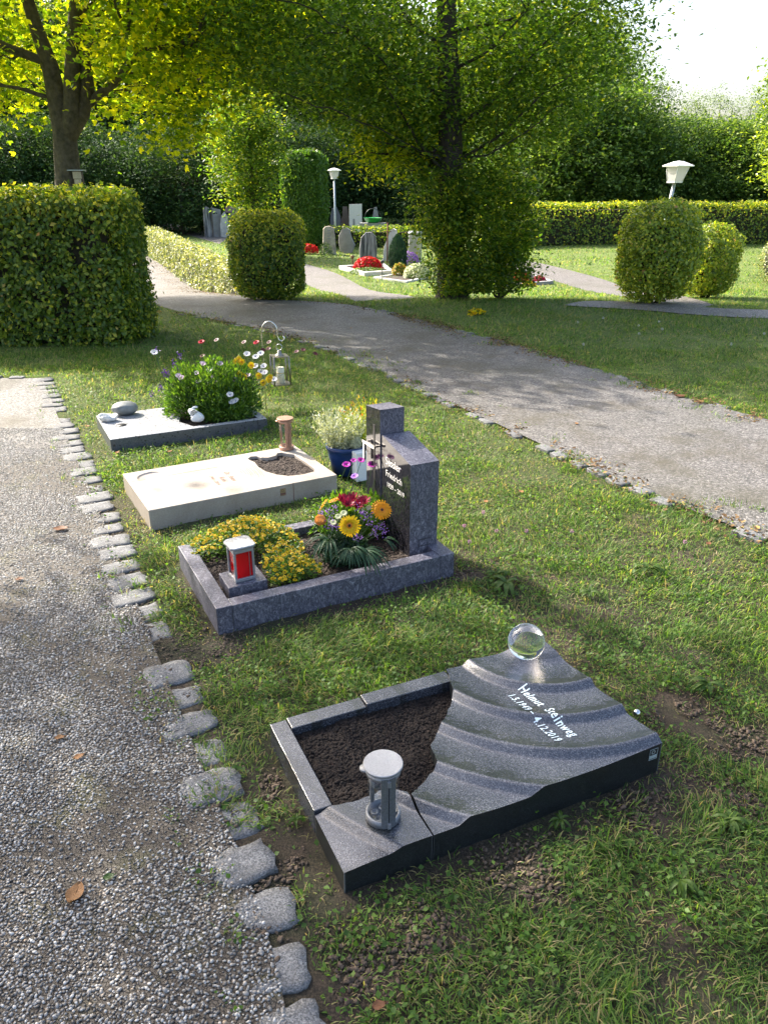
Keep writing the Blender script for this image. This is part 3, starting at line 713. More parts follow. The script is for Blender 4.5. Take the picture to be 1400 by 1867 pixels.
for a, b, c, d in ((.045, 0, .047, .034), (.047, .0315, .105, .034), (.047, 0, .105, .0025)): mb.box((u0+a, v0-.0012, .105+b), (u0+c, v0-.0002, .105+d), (F2.O[0], F2.O[1], 0), F2.a, 0)
mb.build('maker_mark', M['black'], pil)
# square lantern on the plinth
def lantern_sq():
    O = F2(.162, .185, .1125); t = thing('grave_lantern', 'square silver lantern with red panes on a small granite plinth', 'grave lantern', O)
    W, Hh = .043, .145; a = F2.a+.06; mb = MB()
    mb.box((-W, -W, 0), (W, W, .016), O, a); mb.box((-W, -W, Hh-.018), (W, W, Hh), O, a)
    for sx in (-1, 1):
        for sy in (-1, 1): x0, y0 = sx*(W-.005), sy*(W-.005); mb.box((x0-.005, y0-.005, .016), (x0+.005, y0+.005, Hh-.018), O, a)
    mb.build('frame', M['alu'], t, bevel=.0025)
    mb = MB(); e = W-.006
    mb.box((-e, -e, .016), (e, -e+.002, Hh-.018), O, a); mb.box((-e, e-.002, .016), (e, e, Hh-.018), O, a)
    mb.box((e-.002, -e+.002, .016), (e, e-.002, Hh-.018), O, a); mb.build('red_pane', M['redl'], t)
    MB().box((-e, -e+.002, .016), (-e+.002, e-.002, Hh-.018), O, a).build('glass_pane', M['pane'], t)
    mb = MB(); mb.box((W*.45, -W-.002, .018), (W*.5, -W+.0, Hh-.02), O, a); mb.build('door_bar', M['alud'], t)
    mb = MB(); L = W*1.22; n = 6; V = []
    prof = []
    c, s = math.cos(a), math.sin(a); k = .012
    for sc, z in ((1., Hh+.001), (1.02, Hh+.008), (.98, Hh+.013)):
        for x, y in ((-1+.25, -1), (1-.25, -1), (1, -1+.25), (1, 1-.25), (1-.25, 1), (-1+.25, 1), (-1, 1-.25), (-1, -1+.25)):
            x, y = x*L*sc, y*L*sc; V.append((O.x+x*c-y*s, O.y+x*s+y*c, O.z+z))
    F = [tuple(range(8))[::-1], tuple(range(16, 24))]+[(r*8+i, r*8+(i+1) % 8, r*8+8+(i+1) % 8, r*8+8+i) for r in range(2) for i in range(8)]
    mb.add(V, F); mb.build('lid', M['alu'], t, bevel=.001)
lantern_sq()
# ---------------- grave 3: beige slab
F3 = Fr((-1.170, 3.512), 29.2); L3, W3, H3 = 1.04, .60, .095
g3 = thing('urn_grave', 'beige limestone grave slab with brown engraving and a bowl of bark soil', 'grave', F3(0, 0, 0))
def slab_with_hole(name, outer, hole, zb, zt, mats, root, fr, dish=None):
    """outer and hole polygons (u,v); two-part slab by bridging"""
    import bmesh
    bm = bmesh.new()
    def loop(pl, z): return [bm.verts.new(fr(u, v, z)-ploc(root)) for u, v in pl]
    to = loop(outer, zt); th = loop(hole, zt)
    eo = [bm.edges.new((to[i], to[(i+1) % len(to)])) for i in range(len(to))]; eh = [bm.edges.new((th[i], th[(i+1) % len(th)])) for i in range(len(th))]
    ed = []
    if dish:
        td = loop(dish, zt); ed = [bm.edges.new((td[i], td[(i+1) % len(td)])) for i in range(len(td))]
    bmesh.ops.triangle_fill(bm, use_beauty=True, edges=eo+eh+ed)
    if dish:
        cu = sum(p[0] for p in dish)/len(dish); cv_ = sum(p[1] for p in dish)/len(dish); prev = td
        for k, dz in ((.93, .006), (.85, .009), (.5, .012)):
            nx = loop([(cu+(u-cu)*k, cv_+(v-cv_)*k) for u, v in dish], zt-dz)
            for i in range(len(nx)): j = (i+1) % len(nx); bm.faces.new((prev[i], prev[j], nx[j], nx[i]))
            prev = nx
        bm.faces.new(prev)
    bo = loop(outer, zb); bh = loop([(u*1.0, v) for u, v in hole], zb)
    for a, b in ((to, bo), (th, bh)):
        for i in range(len(a)): j = (i+1) % len(a); bm.faces.new((a[i], b[i], b[j], a[j]))
    bmesh.ops.recalc_face_normals(bm, faces=bm.faces[:]); bm.normal_update()
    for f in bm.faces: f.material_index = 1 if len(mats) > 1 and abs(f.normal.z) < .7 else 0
    me = bpy.data.meshes.new(name); bm.to_mesh(me); bm.free()
    for x in mats: me.materials.append(x)
    o = bpy.data.objects.new(name, me); link(o, root)
    b = o.modifiers.new('b', 'BEVEL'); b.width = .003; b.segments = 2; b.limit_method = 'ANGLE'; b.angle_limit = .7
    return o
DISH = [(.135+.082*math.cos(2*PI*k/28), .475+.082*math.sin(2*PI*k/28)) for k in range(28)]
hole3 = [(.70, .50), (.715, .42), (.705, .34), (.715, .25), (.75, .17), (.80, .115), (.88, .10), (.955, .115), (.975, .16), (.975, .30), (.97, .44), (.945, .47), (.92, .51), (.89, .51), (.87, .475), (.81, .46), (.775, .485), (.765, .52), (.73, .53)]
slab_with_hole('slab', [(0, 0), (L3, 0), (L3, W3), (0, W3)], hole3, -.03, H3, [M['beige']], g3, F3, DISH)
for q0, q1 in (((.775, -.0015, -.02), (.778, .0, H3+.0006)),): MB().box(q0, q1, (F3.O[0], F3.O[1], 0), F3.a).build('joint', M['letterb'], g3)
mb = MB(); mb.box((.0, .447, H3+.0002), (.50, .449, H3+.0008), (F3.O[0], F3.O[1], 0), F3.a)
mb.box((.68, .53, H3+.0002), (.682, .60, H3+.0008), (F3.O[0], F3.O[1], 0), F3.a); mb.build('groove', M['letterb'], g3)
hb = [(u, v) for u, v in hole3]
soilbed('soil', F3, [(.69, .09), (.985, .09), (.985, .54), (.69, .54)], .072, g3, M['mulch'], .006, .009, 2400, .4)
# shallow dish recess: a rim ring sunk in the corner
# flowing engraved lines and letters
def ribbon(fr, pts, z, wd, mt, root, name='engraved_line'):
    mb = MB(); V = []; F = []
    for i, p in enumerate(pts):
        a = Vector(pts[max(i-1, 0)]); b = Vector(pts[min(i+1, len(pts)-1)]); t = (b-a).normalized(); nn = Vector((-t.y, t.x)); p = Vector(p)
        k = wd*math.sin(PI*min(max(i/(len(pts)-1), .08), .92)); V += [fr(*(p+nn*k), z), fr(*(p-nn*k), z)]
    F = [(2*i, 2*i+1, 2*i+3, 2*i+2) for i in range(len(pts)-1)]; return V, F
mb = MB()
for k in range(9):
    r = .05+.02*k+rng.uniform(-.004, .004); a0 = rng.uniform(-.9, -.5); a1 = rng.uniform(.2, .9)
    V, F = ribbon(F3, [(.59+r*.62*math.cos(a0+(a1-a0)*i/12)*1.0-.03, .30+r*1.3*math.sin(a0+(a1-a0)*i/12)+.006*math.sin(i*1.3+k)) for i in range(13)], H3+.0009, .0013, None, None); mb.add(V, F)
mb.build('engraved_lines', M['letterb'], g3)
def on3(u, v, z=H3+.001): return lambda x, y: F3(u+y, v-x, z)
lettering('Dr. Peter', .042, on3(.500, .345), M['letterb'], g3, .2)
lettering('Kohl', .042, on3(.452, .285), M['letterb'], g3, .2)
lettering('1944 – 2019', .030, on3(.408, .325), M['letterb'], g3, .2)
plateon(F3, .70, .035, .030, .040, g3, M['brass'], M['letterb'])
cp = F3.inv(*at(519, 812, .1)[:2])
round_lantern(F3, min(cp[0]-.01, .985), min(cp[1], .555), H3+.0015, .044, .195, M['copper'], M['copper'], 'round copper lantern with glass tube on the back corner of the beige slab', -1.1)
# ---------------- grave 4: speckled slab
F4 = Fr((-1.757, 4.715), 27); L4, W4, H4 = 1.055, .62, .075
g4 = thing('urn_grave', 'dark grey speckled stone slab with a planted bed of daisies', 'grave', F4(0, 0, 0))
hole4 = [(.45, .575), (.46, .50), (.50, .43), (.52, .30), (.49, .2), (.52, .13), (.55, .05), (1.0, .05), (1.0, .575)]
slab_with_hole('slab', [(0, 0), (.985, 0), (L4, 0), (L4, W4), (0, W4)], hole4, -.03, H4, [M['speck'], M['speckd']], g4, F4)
MB().box((.985, -.0015, -.02), (.988, 0, H4+.0006), (F4.O[0], F4.O[1], 0), F4.a).build('joint', M['black'], g4)
soilbed('soil', F4, [(.44, .04), (1.01, .04), (1.01, .58), (.44, .58)], .052, g4, M['mulch'], .008, .007, 1500, .5)
mb = MB(); O = F4(.12, .30, H4+.0008); mb.lathe([(.036, .0), (.036, .0006), (0, .0006)], O, 28); mb.build('round_inlay', M['black'], g4)
# rounded stone
def rock(name, c, r, mt, label, cat, seed, rot=0, n=3, amp=.12, f=1.5):
    import bmesh
    bm = bmesh.new(); bmesh.ops.create_icosphere(bm, subdivisions=n, radius=1)
    for v in bm.verts:
        d = v.co.normalized(); k = 1+amp*(float(noise(d.x*2+seed, d.y*2+d.z*3, f, seed))-.5)*2
        q = d*k; x, y, z = q.x*r[0], q.y*r[1], q.z*r[2]; v.co = (x*math.cos(rot)-y*math.sin(rot), x*math.sin(rot)+y*math.cos(rot), z)
    for f_ in bm.faces: f_.smooth = True
    me = bpy.data.meshes.new(name); bm.to_mesh(me); bm.free(); me.materials.append(mt)
    o = bpy.data.objects.new(name, me); COL.objects.link(o); o.location = c; return tag(o, label, cat)
M['rock'] = mat('river_stone', (.16, .175, .17), .55, var=.25, vs=25, bmp=.001)
q = F4.inv(*at(231, 757, H4)[:2]); rock('round_stone', F4(q[0], q[1]+.02, H4+.047), (.092, .07, .048), M['rock'], 'smooth grey river stone on the speckled slab', 'stone', 3, .3, 4, .05, 1.)
q = F4.inv(*at(199, 768, H4)[:2]); O = F4(q[0], q[1]+.012, H4)
mb = MB(); n = 40; V = []
prof = [(.030, .0), (.052, .008), (.060, .026), (.062, .040), (.056, .038), (.050, .022), (.035, .012), (0, .010)]
for r, z in prof:
    for k in range(n):
        a = 2*PI*k/n; w_ = 1+.07*math.sin(4*a+1)*(z/.04)+.03*math.sin(9*a); V.append((O.x+r*w_*math.cos(a), O.y+r*w_*math.sin(a)*.85, O.z+z*(1+.18*math.sin(3*a))))
F = [(i*n+k, i*n+(k+1) % n, (i+1)*n+(k+1) % n, (i+1)*n+k) for i in range(len(prof)-1) for k in range(n)]
mb.add(V, F, 0, True); tag(mb.build('bowl', mat('white_alabaster', (.6, .6, .58), .5, var=.25, vs=30), base=O), 'small white stone bowl beside the river stone on the speckled slab', 'bowl')
# white rabbit figure
q = F4.inv(*at(362, 768, H4)[:2]); O = F4(q[0]-.01, q[1]-.01, H4); t = thing('rabbit_figurine', 'small white sitting rabbit figurine in front of the daisies', 'figurine', O)
def skin(name, nodes, edges, mt, parent, sub=2):
    me = bpy.data.meshes.new(name); off = ploc(parent) if parent is not None else Vector()
    me.from_pydata([tuple(Vector(p)-off) for p, r in nodes], edges, []); o = bpy.data.objects.new(name, me); link(o, parent)
    s = o.modifiers.new('s', 'SKIN'); 
    for i, (p, r) in enumerate(nodes):
        sv = me.skin_vertices[0].data[i]; sv.radius = (r, r)
    me.skin_vertices[0].data[0].use_root = True
    s.use_smooth_shade = True; d = o.modifiers.new('d', 'SUBSURF'); d.levels = sub; d.render_levels = sub; me.materials.append(mt); return o
def lo(x, y, z): return O+Vector((x, y, z))
skin('body', [(lo(.012, 0, .030), .042), (lo(-.014, -.006, .058), .033), (lo(-.034, -.010, .082), .024), (lo(-.054, -.014, .080), .014), (lo(.055, 0, .022), .022), (lo(-.038, -.022, .014), .015)], [(0, 1), (1, 2), (2, 3), (0, 4), (0, 5)], M['white'], t)
skin('ears', [(lo(-.028, .0, .094), .009), (lo(-.006, .004, .104), .009), (lo(.012, .006, .102), .007)], [(0, 1), (1, 2)], M['white'], t)
# shepherd's hook with hanging steel lantern
hp = at(521, 790, 0); Y = 5.6
hb_ = at(508, 720, 0)
p0 = Vector((F4(.99, .60, 0).x+.02, F4(.99, .60, 0).y+.03, 0))
def hk(px, py): return pt(px, py, p0.y)
sx0 = hk(479, 640).x; ztop = hk(490, 588).z
mb = MB(); P0 = [Vector((sx0, p0.y, -.05)), Vector((sx0, p0.y, hk(479, 605).z))]
cx = hk(491, 600).x; R_ = cx-sx0; zc = hk(479, 605).z
P0 += [Vector((cx-R_*math.cos(a), p0.y, zc+R_*math.sin(a)*1.3)) for a in np.linspace(.3, PI, 10)]
P0 += [Vector((cx+R_*1.0, p0.y, zc-.03)), Vector((cx+R_*1.1, p0.y, zc-.055)), Vector((cx+R_*1.5, p0.y, zc-.07)), Vector((cx+R_*1.9, p0.y, zc-.05)), Vector((cx+R_*1.7, p0.y, zc-.03))]
mb.tube(P0, .0045, 8); tag(mb.build('shepherd_hook', M['chrome'], base=(sx0, p0.y, 0)), 'slim steel shepherd hook rising behind the daisies', 'hook')
ctr = hk(511, 672); w_ = .066; top = hk(511, 648).z; bot = hk(511, 700).z
O = Vector((ctr.x, p0.y, bot)); Hh = top-bot
t = thing('hanging_lantern', 'steel and glass lantern with white candle hanging from the shepherd hook', 'lantern', O)
a = .35; mb = MB(); tw = .84
mb.box((-w_, -w_, 0), (w_, w_, .008), O, a)
c, s = math.cos(a), math.sin(a)
def rt(x, y, z): return (O.x+x*c-y*s, O.y+x*s+y*c, O.z+z)
for sx in (-1, 1):
    for sy in (-1, 1): mb.tube([rt(sx*w_*.94, sy*w_*.94, 0), rt(sx*w_*tw, sy*w_*tw, Hh)], .0085, 4)
mb.box((-w_*tw-.004, -w_*tw-.004, Hh-.006), (w_*tw+.004, w_*tw+.004, Hh), O, a)
mb.build('frame', M['steel'], t)
mb = MB(); mb.lathe([(w_*.55, Hh), (w_*.42, Hh+.008), (w_*.22, Hh+.016), (w_*.2, Hh+.035), (0, Hh+.036)], O, 4 if False else 20); mb.build('roof', M['steel'], t)
mb = MB()
mb.tube([(O.x+.022*math.cos(q), O.y, O.z+Hh+.062+.022*math.sin(q)) for q in np.linspace(0, 2*PI, 16)], .0025, 6); mb.build('ring', M['chrome'], t)
mb = MB()
for sx, sy in ((1, 0), (-1, 0), (0, 1), (0, -1)):
    k = .88; A = [(-k, 1), (k, 1)]
    def e(u, sgn, z, sc): x, y = (sgn*1.0, u) if sx else (u, sgn*1.0); return rt(x*w_*sc, y*w_*sc, z)
    sg = sx+sy
    mb.add([e(-k, sg, .008, .93), e(k, sg, .008, .93), e(k, sg, Hh-.006, tw-.01), e(-k, sg, Hh-.006, tw-.01)], [(0, 1, 2, 3)])
mb.build('glass', M['pane'], t)
mb = MB(); mb.lathe([(.030, .008), (.030, .125), (.024, .129), (0, .127)], O, 24); mb.lathe([(.0305, .085), (.0305, .09)], O, 24, 1); mb.build('candle', [M['wax'], M['gold']], t)
MB().tube([O+Vector((0, 0, .127)), O+Vector((.001, 0, .14))], .0012, 6).build('wick', M['black'], t)
# ---------------- blue pot and small stone candle holder
pb = at(633, 868, 0)+Vector((0, .06, 0)); pb.z = 0
t = thing('plant_pot', 'royal blue glazed pot of heather behind the headstone', 'plant pot', pb)
mb = MB(); mb.lathe([(.078, 0), (.09, .01), (.112, .125), (.119, .158), (.126, .161), (.128, .182), (.122, .186), (.115, .183), (.108, .16), (0, .155)], pb, 40)
mb.build('pot', mat('blue_glaze', (.008, .03, .12), .3, var=.25, vs=12), t)
MB().lathe([(.107, .162), (.06, .168), (0, .17)], pb, 24).build('potting_soil', M['soil'], t)
q = pt(655, 848, pb.y-.12); mb = MB(); O = Vector((q.x, q.y, 0)); mb.box((-.032, -.032, 0), (.032, .032, .16), O, .5)
mb.box((-.037, -.037, .16), (.037, .037, .178), O, .5)
tt = tag(mb.build('stone_lantern', M['white'], base=O, bevel=.004), 'small white square lantern block beside the blue pot', 'lantern')
# ================================================================ PLANTS ON THE GRAVES
def pmat(name, col, tr=.35, rough=.5, t2=None):
    d = tuple(x*.7 for x in col); return leafmat(name, [(0, d), (.6, col), (1, tuple(min(1, x*1.15) for x in col))], tr, rough, .3, 1., (1, 1, 1))
FB = 1.0
M['yel'] = pmat('yellow_petals', (.92, .50, .004)); M['yelc'] = pmat('ochre_flower_eye', (.38, .17, .01), .1)
M['gery'] = pmat('golden_gerbera_petals', (.88, .46, .008)); M['gero'] = pmat('orange_gerbera_petals', (.86, .30, .008)); M['dark'] = mat('dark_flower_eye', (.03, .012, .01), .8)
M['gerc'] = pmat('orange_flower_disc', (.75, .22, .01), .1)
M['wht'] = pmat('white_petals', (.80, .78, .82)); M['pink'] = pmat('pale_pink_petals', (.72, .52, .66)); M['mag'] = pmat('magenta_petals', (.42, .02, .34)); M['lil'] = pmat('lilac_petals', (.36, .17, .58))
M['vio'] = pmat('violet_petals', (.12, .03, .30)); M['bur'] = pmat('burgundy_petals', (.26, .008, .035)); M['crim'] = pmat('crimson_petals', (.50, .008, .03)); M['choc'] = pmat('dark_red_petals', (.07, .004, .012), .2)
M['ros'] = pmat('apricot_rose_petals', (.85, .38, .10)); M['grnw'] = pmat('greenish_white_petals', (.68, .74, .42))
M['redf'] = pmat('red_bedding_flowers', (.72, .012, .02)); M['orf'] = pmat('orange_bedding_flowers', (.75, .12, .015)); M['pkf'] = pmat('rose_bedding_flowers', (.5, .04, .08))
M['herb'] = leafmat('flower_foliage', [(0, (.03, .08, .010)), (.5, (.075, .165, .018)), (1, (.17, .27, .035))], .4, .45, .4, 1.6)
M['herbd'] = leafmat('dark_bouquet_leaves', [(0, (.010, .030, .014)), (.6, (.025, .065, .03)), (1, (.05, .10, .045))], .25, .5, .3, 1.2)
M['heath'] = leafmat('silver_heather', [(0, (.20, .24, .15)), (.5, (.45, .48, .36)), (1, (.70, .70, .60))], .3, .6, .2, 1.1)
M['lime'] = leafmat('lime_heather', [(0, (.14, .20, .01)), (1, (.42, .48, .03))], .4, .6, .2, 1.2)
M['stem'] = mat('green_stems', (.05, .10, .02), .6)
def fmesh(R, n=20, pw=.22, layers=1, cr=.25, mats=None, cup=.15, r0=.15, ragged=.06, ring=None, bend=-.1):
    """flower of petals round a domed eye, axis +z, at the origin"""
    V = []; F = []; mi = []
    for L in range(layers):
        for k in range(n):
            a = 2*PI*(k+.5*L)/n+rng.uniform(-.05, .05); rl = R*(1-.22*L)*(1+rng.uniform(-ragged, ragged)); w = R*pw/2
            zc = R*(cup+.12*L); c, s = math.cos(a), math.sin(a); b = len(V)
            for (rr, ww, zz) in ((r0*R, w*.45, 0), (rl*.55, w, zc*.75), (rl*.88, w*.8, zc+R*bend*.3), (rl, w*.12, zc+R*bend)):
                V += [(rr*c-ww*s, rr*s+ww*c, zz), (rr*c+ww*s, rr*s-ww*c, zz)]
            for i in range(3): F.append((b+2*i, b+2*i+1, b+2*i+3, b+2*i+2)); mi.append(0)
    for (ra, z, m) in (((cr*R), .10*R, 1),)+(((ring*R, .13*R, 2),) if ring else ()):
        b = len(V); nn = 12
        for (q, zz) in ((1, 0), (.9, z*.8), (.5, z*1.15)):
            for k in range(nn): V.append((ra*q*math.cos(2*PI*k/nn), ra*q*math.sin(2*PI*k/nn), zz+(R*.03 if m == 2 else 0)))
        V.append((0, 0, z*1.1))
        for i in range(2):
            for k in range(nn): F.append((b+i*nn+k, b+i*nn+(k+1) % nn, b+(i+1)*nn+(k+1) % nn, b+(i+1)*nn+k)); mi.append(m)
        for k in range(nn): F.append((b+2*nn+k, b+2*nn+(k+1) % nn, b+3*nn)); mi.append(m)
    me = bpy.data.meshes.new('flower'); me.from_pydata(V, [], F)
    for x in mats: me.materials.append(x)
    me.polygons.foreach_set('material_index', mi)
    a = me.attributes.new('rnd', 'FLOAT', 'FACE'); a.data.foreach_set('value', rng.uniform(.2, 1, len(F)).astype(np.float32)); me.update(); return me
def face_to(p, bias=.5, up=.7):
    v = (Vector((0, 0, CAM_H))-Vector(p)).normalized()*bias+Vector((0, 0, up))+Vector(rng.normal(size=3))*.25; return v.normalized()
def fplace(name, me, p, d, root, sc=1.):
    o = bpy.data.objects.new(name, me); link(o, root); o.location = Vector(p)-ploc(root)
    o.rotation_mode = 'QUATERNION'; o.rotation_quaternion = Vector(d).to_track_quat('Z', 'Y'); o.scale = (sc,)*3; return o
def stems(pairs, r, mt, root, name='stems'):
    mb = MB()
    for a, b in pairs:
        a = Vector(a); b = Vector(b); m_ = (a+b)/2+Vector((rng.uniform(-.01, .01), rng.uniform(-.01, .01), 0)); mb.tube([a, m_, b], r, 4, cap=False)
    return mb.build(name, mt, root)
# ---- creeping yellow flowers on grave 2
base = F2(.25, .35, .06); t = thing('yellow_flower_plant', 'low mat of tiny yellow daisy flowers spilling around the red lantern', 'flowers', base)
n = 9000
def matz(u, v): return .07+.13*np.exp(-((u-.30)**2/.045+(v-.52)**2/.045))+.075*np.exp(-((u-.36)**2/.025+(v-.16)**2/.02))
blobsuv = [(.13, .55, .09, .10), (.28, .50, .13, .12), (.40, .40, .10, .12), (.36, .20, .11, .11), (.33, .13, .08, .06), (.43, .15, .06, .07), (.25, .60, .15, .06), (.46, .48, .05, .07), (.08, .62, .06, .05)]
wts = np.array([b[2]*b[3] for b in blobsuv]); wts /= wts.sum()
def matpts(n):
    i = rng.choice(len(blobsuv), n, p=wts); B = np.array(blobsuv)[i]; a = rng.uniform(0, 2*PI, n); r = np.sqrt(rng.random(n))
    u = B[:, 0]+B[:, 2]*r*np.cos(a)*1.05; v = B[:, 1]+B[:, 3]*r*np.sin(a)*1.05
    ok = ~((u < .262) & (u > .06) & (v < .28) & (v > .09)) & (u > .0) & (v > .03) & (v < .74); return u[ok], v[ok]
u, v = matpts(n); z = .055+(matz(u, v)-.045)*np.sqrt(rng.random(len(u)))
Pp = np.stack([F2.O[0]+u*F2.c-v*F2.s, F2.O[1]+u*F2.s+v*F2.c, z], 1)
leafobj('foliage', Pp, np.array([0, 0, 1])+rng.normal(size=Pp.shape)*.6, rng.uniform(.009, .019, len(Pp)), M['herb'], t, aspect=.45)
fy = [fmesh(.0088, 9, .55, 1, .42, [M['yel'], M['yelc']], .1) for _ in range(3)]
u, v = matpts(540); z = matz(u, v)+rng.uniform(-.012, .012, len(u)); Pf = [F2(a, b, c) for a, b, c in zip(u, v, z)]
Pf.sort(key=lambda p: depth(p)); 
for p in Pf[:100]: fplace('flower', fy[rng.integers(3)], p, face_to(p, .55, .8), t, rng.uniform(.8, 1.15))
def merge(me_list, places, name, mats, root, kind=None):
    V = []; F = []; MI = []; RN = []; off = ploc(root); nV = 0
    for me, p, d, sc in places:
        R_ = Vector(d).to_track_quat('Z', 'Y').to_matrix()
        co = np.empty(len(me.vertices)*3, np.float32); me.vertices.foreach_get('co', co); co = co.reshape(-1, 3)*sc
        V.append(co@np.array(R_).T+np.array(Vector(p)-off)); F += [tuple(i+nV for i in f.vertices) for f in me.polygons]; MI += [f.material_index for f in me.polygons]; nV += len(co)
    m2 = bpy.data.meshes.new(name); m2.from_pydata(np.concatenate(V).tolist(), [], F)
    for x in mats: m2.materials.append(x)
    m2.polygons.foreach_set('material_index', MI); a = m2.attributes.new('rnd', 'FLOAT', 'FACE'); a.data.foreach_set('value', rng.uniform(.1, 1, len(F)).astype(np.float32)); m2.update()
    o = bpy.data.objects.new(name, m2); link(o, root)
    if kind: o['kind'] = kind
    return o
merge(fy, [(fy[rng.integers(3)], p, face_to(p, .45, .9), rng.uniform(.8, 1.15)) for p in Pf[100:]], 'flowers', [M['yel'], M['yelc']], t, 'stuff')
# ---- bouquet with gerberas
def bq(px, py, u, v):                 # point above grave position (u, v) seen at the pixel
    g_ = F2(u, v, 0); return pt(px, py, g_.y)
bc = F2(.63, .24, .06); t = thing('flower_bouquet', 'round bouquet with orange gerberas, rose and palm leaves leaning on the black headstone', 'bouquet', bc)
gy = fmesh(.034, 24, .20, 2, .30, [M['gery'], M['gerc'], M['dark']], .10, .15, .08, .15); go = fmesh(.034, 24, .20, 2, .30, [M['gero'], M['gerc'], M['dark']], .10, .15, .08, .15)
spots = []
def cam_dir(p): return (Vector((0, 0, CAM_H))-p).normalized()
p = bq(637, 958, .60, .10); fplace('gerbera', gy, p, cam_dir(p)+Vector((0, 0, -.15)), t, 1.4); spots.append(p)
p = bq(696, 930, .78, .16); fplace('gerbera', go, p, cam_dir(p)+Vector((.25, 0, .5)), t, 1.35); spots.append(p)
p = bq(590, 922, .55, .33); fplace('gerbera', gy, p, Vector((-.75, .1, .5)), t, 1.15); spots.append(p)
p = bq(612, 912, .60, .36); fplace('gerbera', go, p, Vector((-.3, .2, .9)), t, 1.05); spots.append(p)
p = bq(584, 948, .50, .22); spots.append(p); mb = MB()
for k in range(9):
    a = k*2.4; r = .006+.0015*k; V = []
    ax = Vector((-.75, -.25, .45)).normalized(); Q = ax.to_track_quat('Z', 'Y').to_matrix()
    for i, (zz, rr) in enumerate(((-.024, .5), (-.004, 1.25), (.014+.001*(9-k), 1.0))):
        for j in range(5): q = a+(j-2)*.42; V.append(p+Q@Vector((rr*(r+.004)*math.cos(q), rr*(r+.004)*math.sin(q), zz-(.003 if j in (0, 4) and i == 2 else 0))))
    F = [(i*5+j, i*5+j+1, (i+1)*5+j+1, (i+1)*5+j) for i in range(2) for j in range(4)]; mb.add(V, F, 0, True)
mb.build('rose', M['ros'], t)
lily = fmesh(.034, 8, .34, 2, .10, [M['bur'], M['crim']], .5, .1, .1, None, .2)
for px, py, u, v in ((625, 915, .62, .32), (645, 912, .68, .32), (664, 918, .72, .26), (650, 925, .66, .27), (633, 922, .62, .28)):
    p = bq(px, py, u, v); fplace('burgundy_lily', lily, p, Vector((rng.uniform(-.4, .3), -.3, .9)), t, 1.); spots.append(p)
mum = fmesh(.014, 16, .35, 2, .40, [M['grnw'], M['grnw']], .2, .1)
for px, py, u, v in ((617, 942, .57, .18), (627, 936, .60, .2), (664, 913, .72, .28), (608, 953, .54, .17), (672, 926, .73, .24), (657, 909, .7, .3)):
    p = bq(px, py, u, v); fplace('green_white_flower', mum, p, cam_dir(p)+Vector((0, 0, .8)), t, rng.uniform(.9, 1.2)); spots.append(p)
Pl = []
for px, py, u, v in ((598, 930, .53, .24), (603, 945, .54, .2), (600, 958, .54, .17), (610, 925, .57, .26), (660, 935, .7, .2), (668, 944, .72, .17), (655, 930, .68, .23), (680, 938, .76, .2), (690, 962, .78, .14), (696, 958, .8, .13), (700, 970, .8, .12), (682, 972, .74, .12), (652, 980, .66, .09), (676, 955, .74, .14), (584, 935, .5, .26), (615, 960, .56, .15)):
    p = bq(px, py, u, v); Pl.append(arr(p)+rng.normal(size=(26, 3))*.009); spots.append(p)
Pl = np.concatenate(Pl); leafobj('lilac_statice', Pl, rng.normal(size=Pl.shape)+[0, -.5, .6], .008, M['lil'], t, aspect=.6)
n = 1500; d = sph(n); d[:, 2] = np.abs(d[:, 2])*.9-.15; c0 = arr(F2(.64, .23, .10)); Pp = c0+d*np.array([.125, .115, .125])*rng.uniform(.5, 1., (n, 1))
leafobj('dark_leaves', Pp, d+rng.normal(size=d.shape)*.5, rng.uniform(.015, .04, n), M['herbd'], t, aspect=.45)
stems([(F2(.64, .23, .09), s) for s in spots], .0018, M['stem'], t)
def frond(root, p0, dirs, mt, name='palm_frond', L=.13, w=.012):
    V = []; F = []
    for d in dirs:
        d = Vector(d).normalized(); sd = d.cross(Vector((0, 0, 1))).normalized(); l = L*rng.uniform(.8, 1.1); b = len(V); ns = 7
        for i in range(ns):
            k = i/(ns-1); q = Vector(p0)+d*l*k+Vector((0, 0, -.55*l*k*k+.10*l*math.sin(k*PI))); ww = w*math.sin(PI*min(.97, k*.9+.07))**.7; V += [q-sd*ww*.5+Vector((0, 0, .001)), q, q+sd*ww*.5+Vector((0, 0, .001))]
            V[-2] = V[-2]-Vector((0, 0, .002))
        for i in range(ns-1):
            for j in range(2): q = b+i*3+j; F.append((q, q+1, q+4, q+3))
    return amesh(name, np.array([tuple(v_) for v_ in V]), F, mt, root, face=rng.uniform(.4, 1, len(F)))
def dirs(a0, a1, n, z=.25): return [Vector((math.cos(a), math.sin(a), z+rng.uniform(-.15, .2))) for a in np.linspace(math.radians(a0), math.radians(a1), n)]
frond(t, bq(640, 1000, .64, .10), dirs(-150, 0, 19, .12), M['herbd'], L=.10)
frond(t, bq(660, 1005, .68, .10), dirs(-80, 20, 12, .15), M['herbd'], L=.13)
frond(t, bq(600, 985, .53, .18), dirs(150, 290, 12, .3), M['herbd'], L=.12)
frond(t, bq(700, 985, .78, .14), dirs(-50, 40, 5, .2), M['herbd'], L=.07)
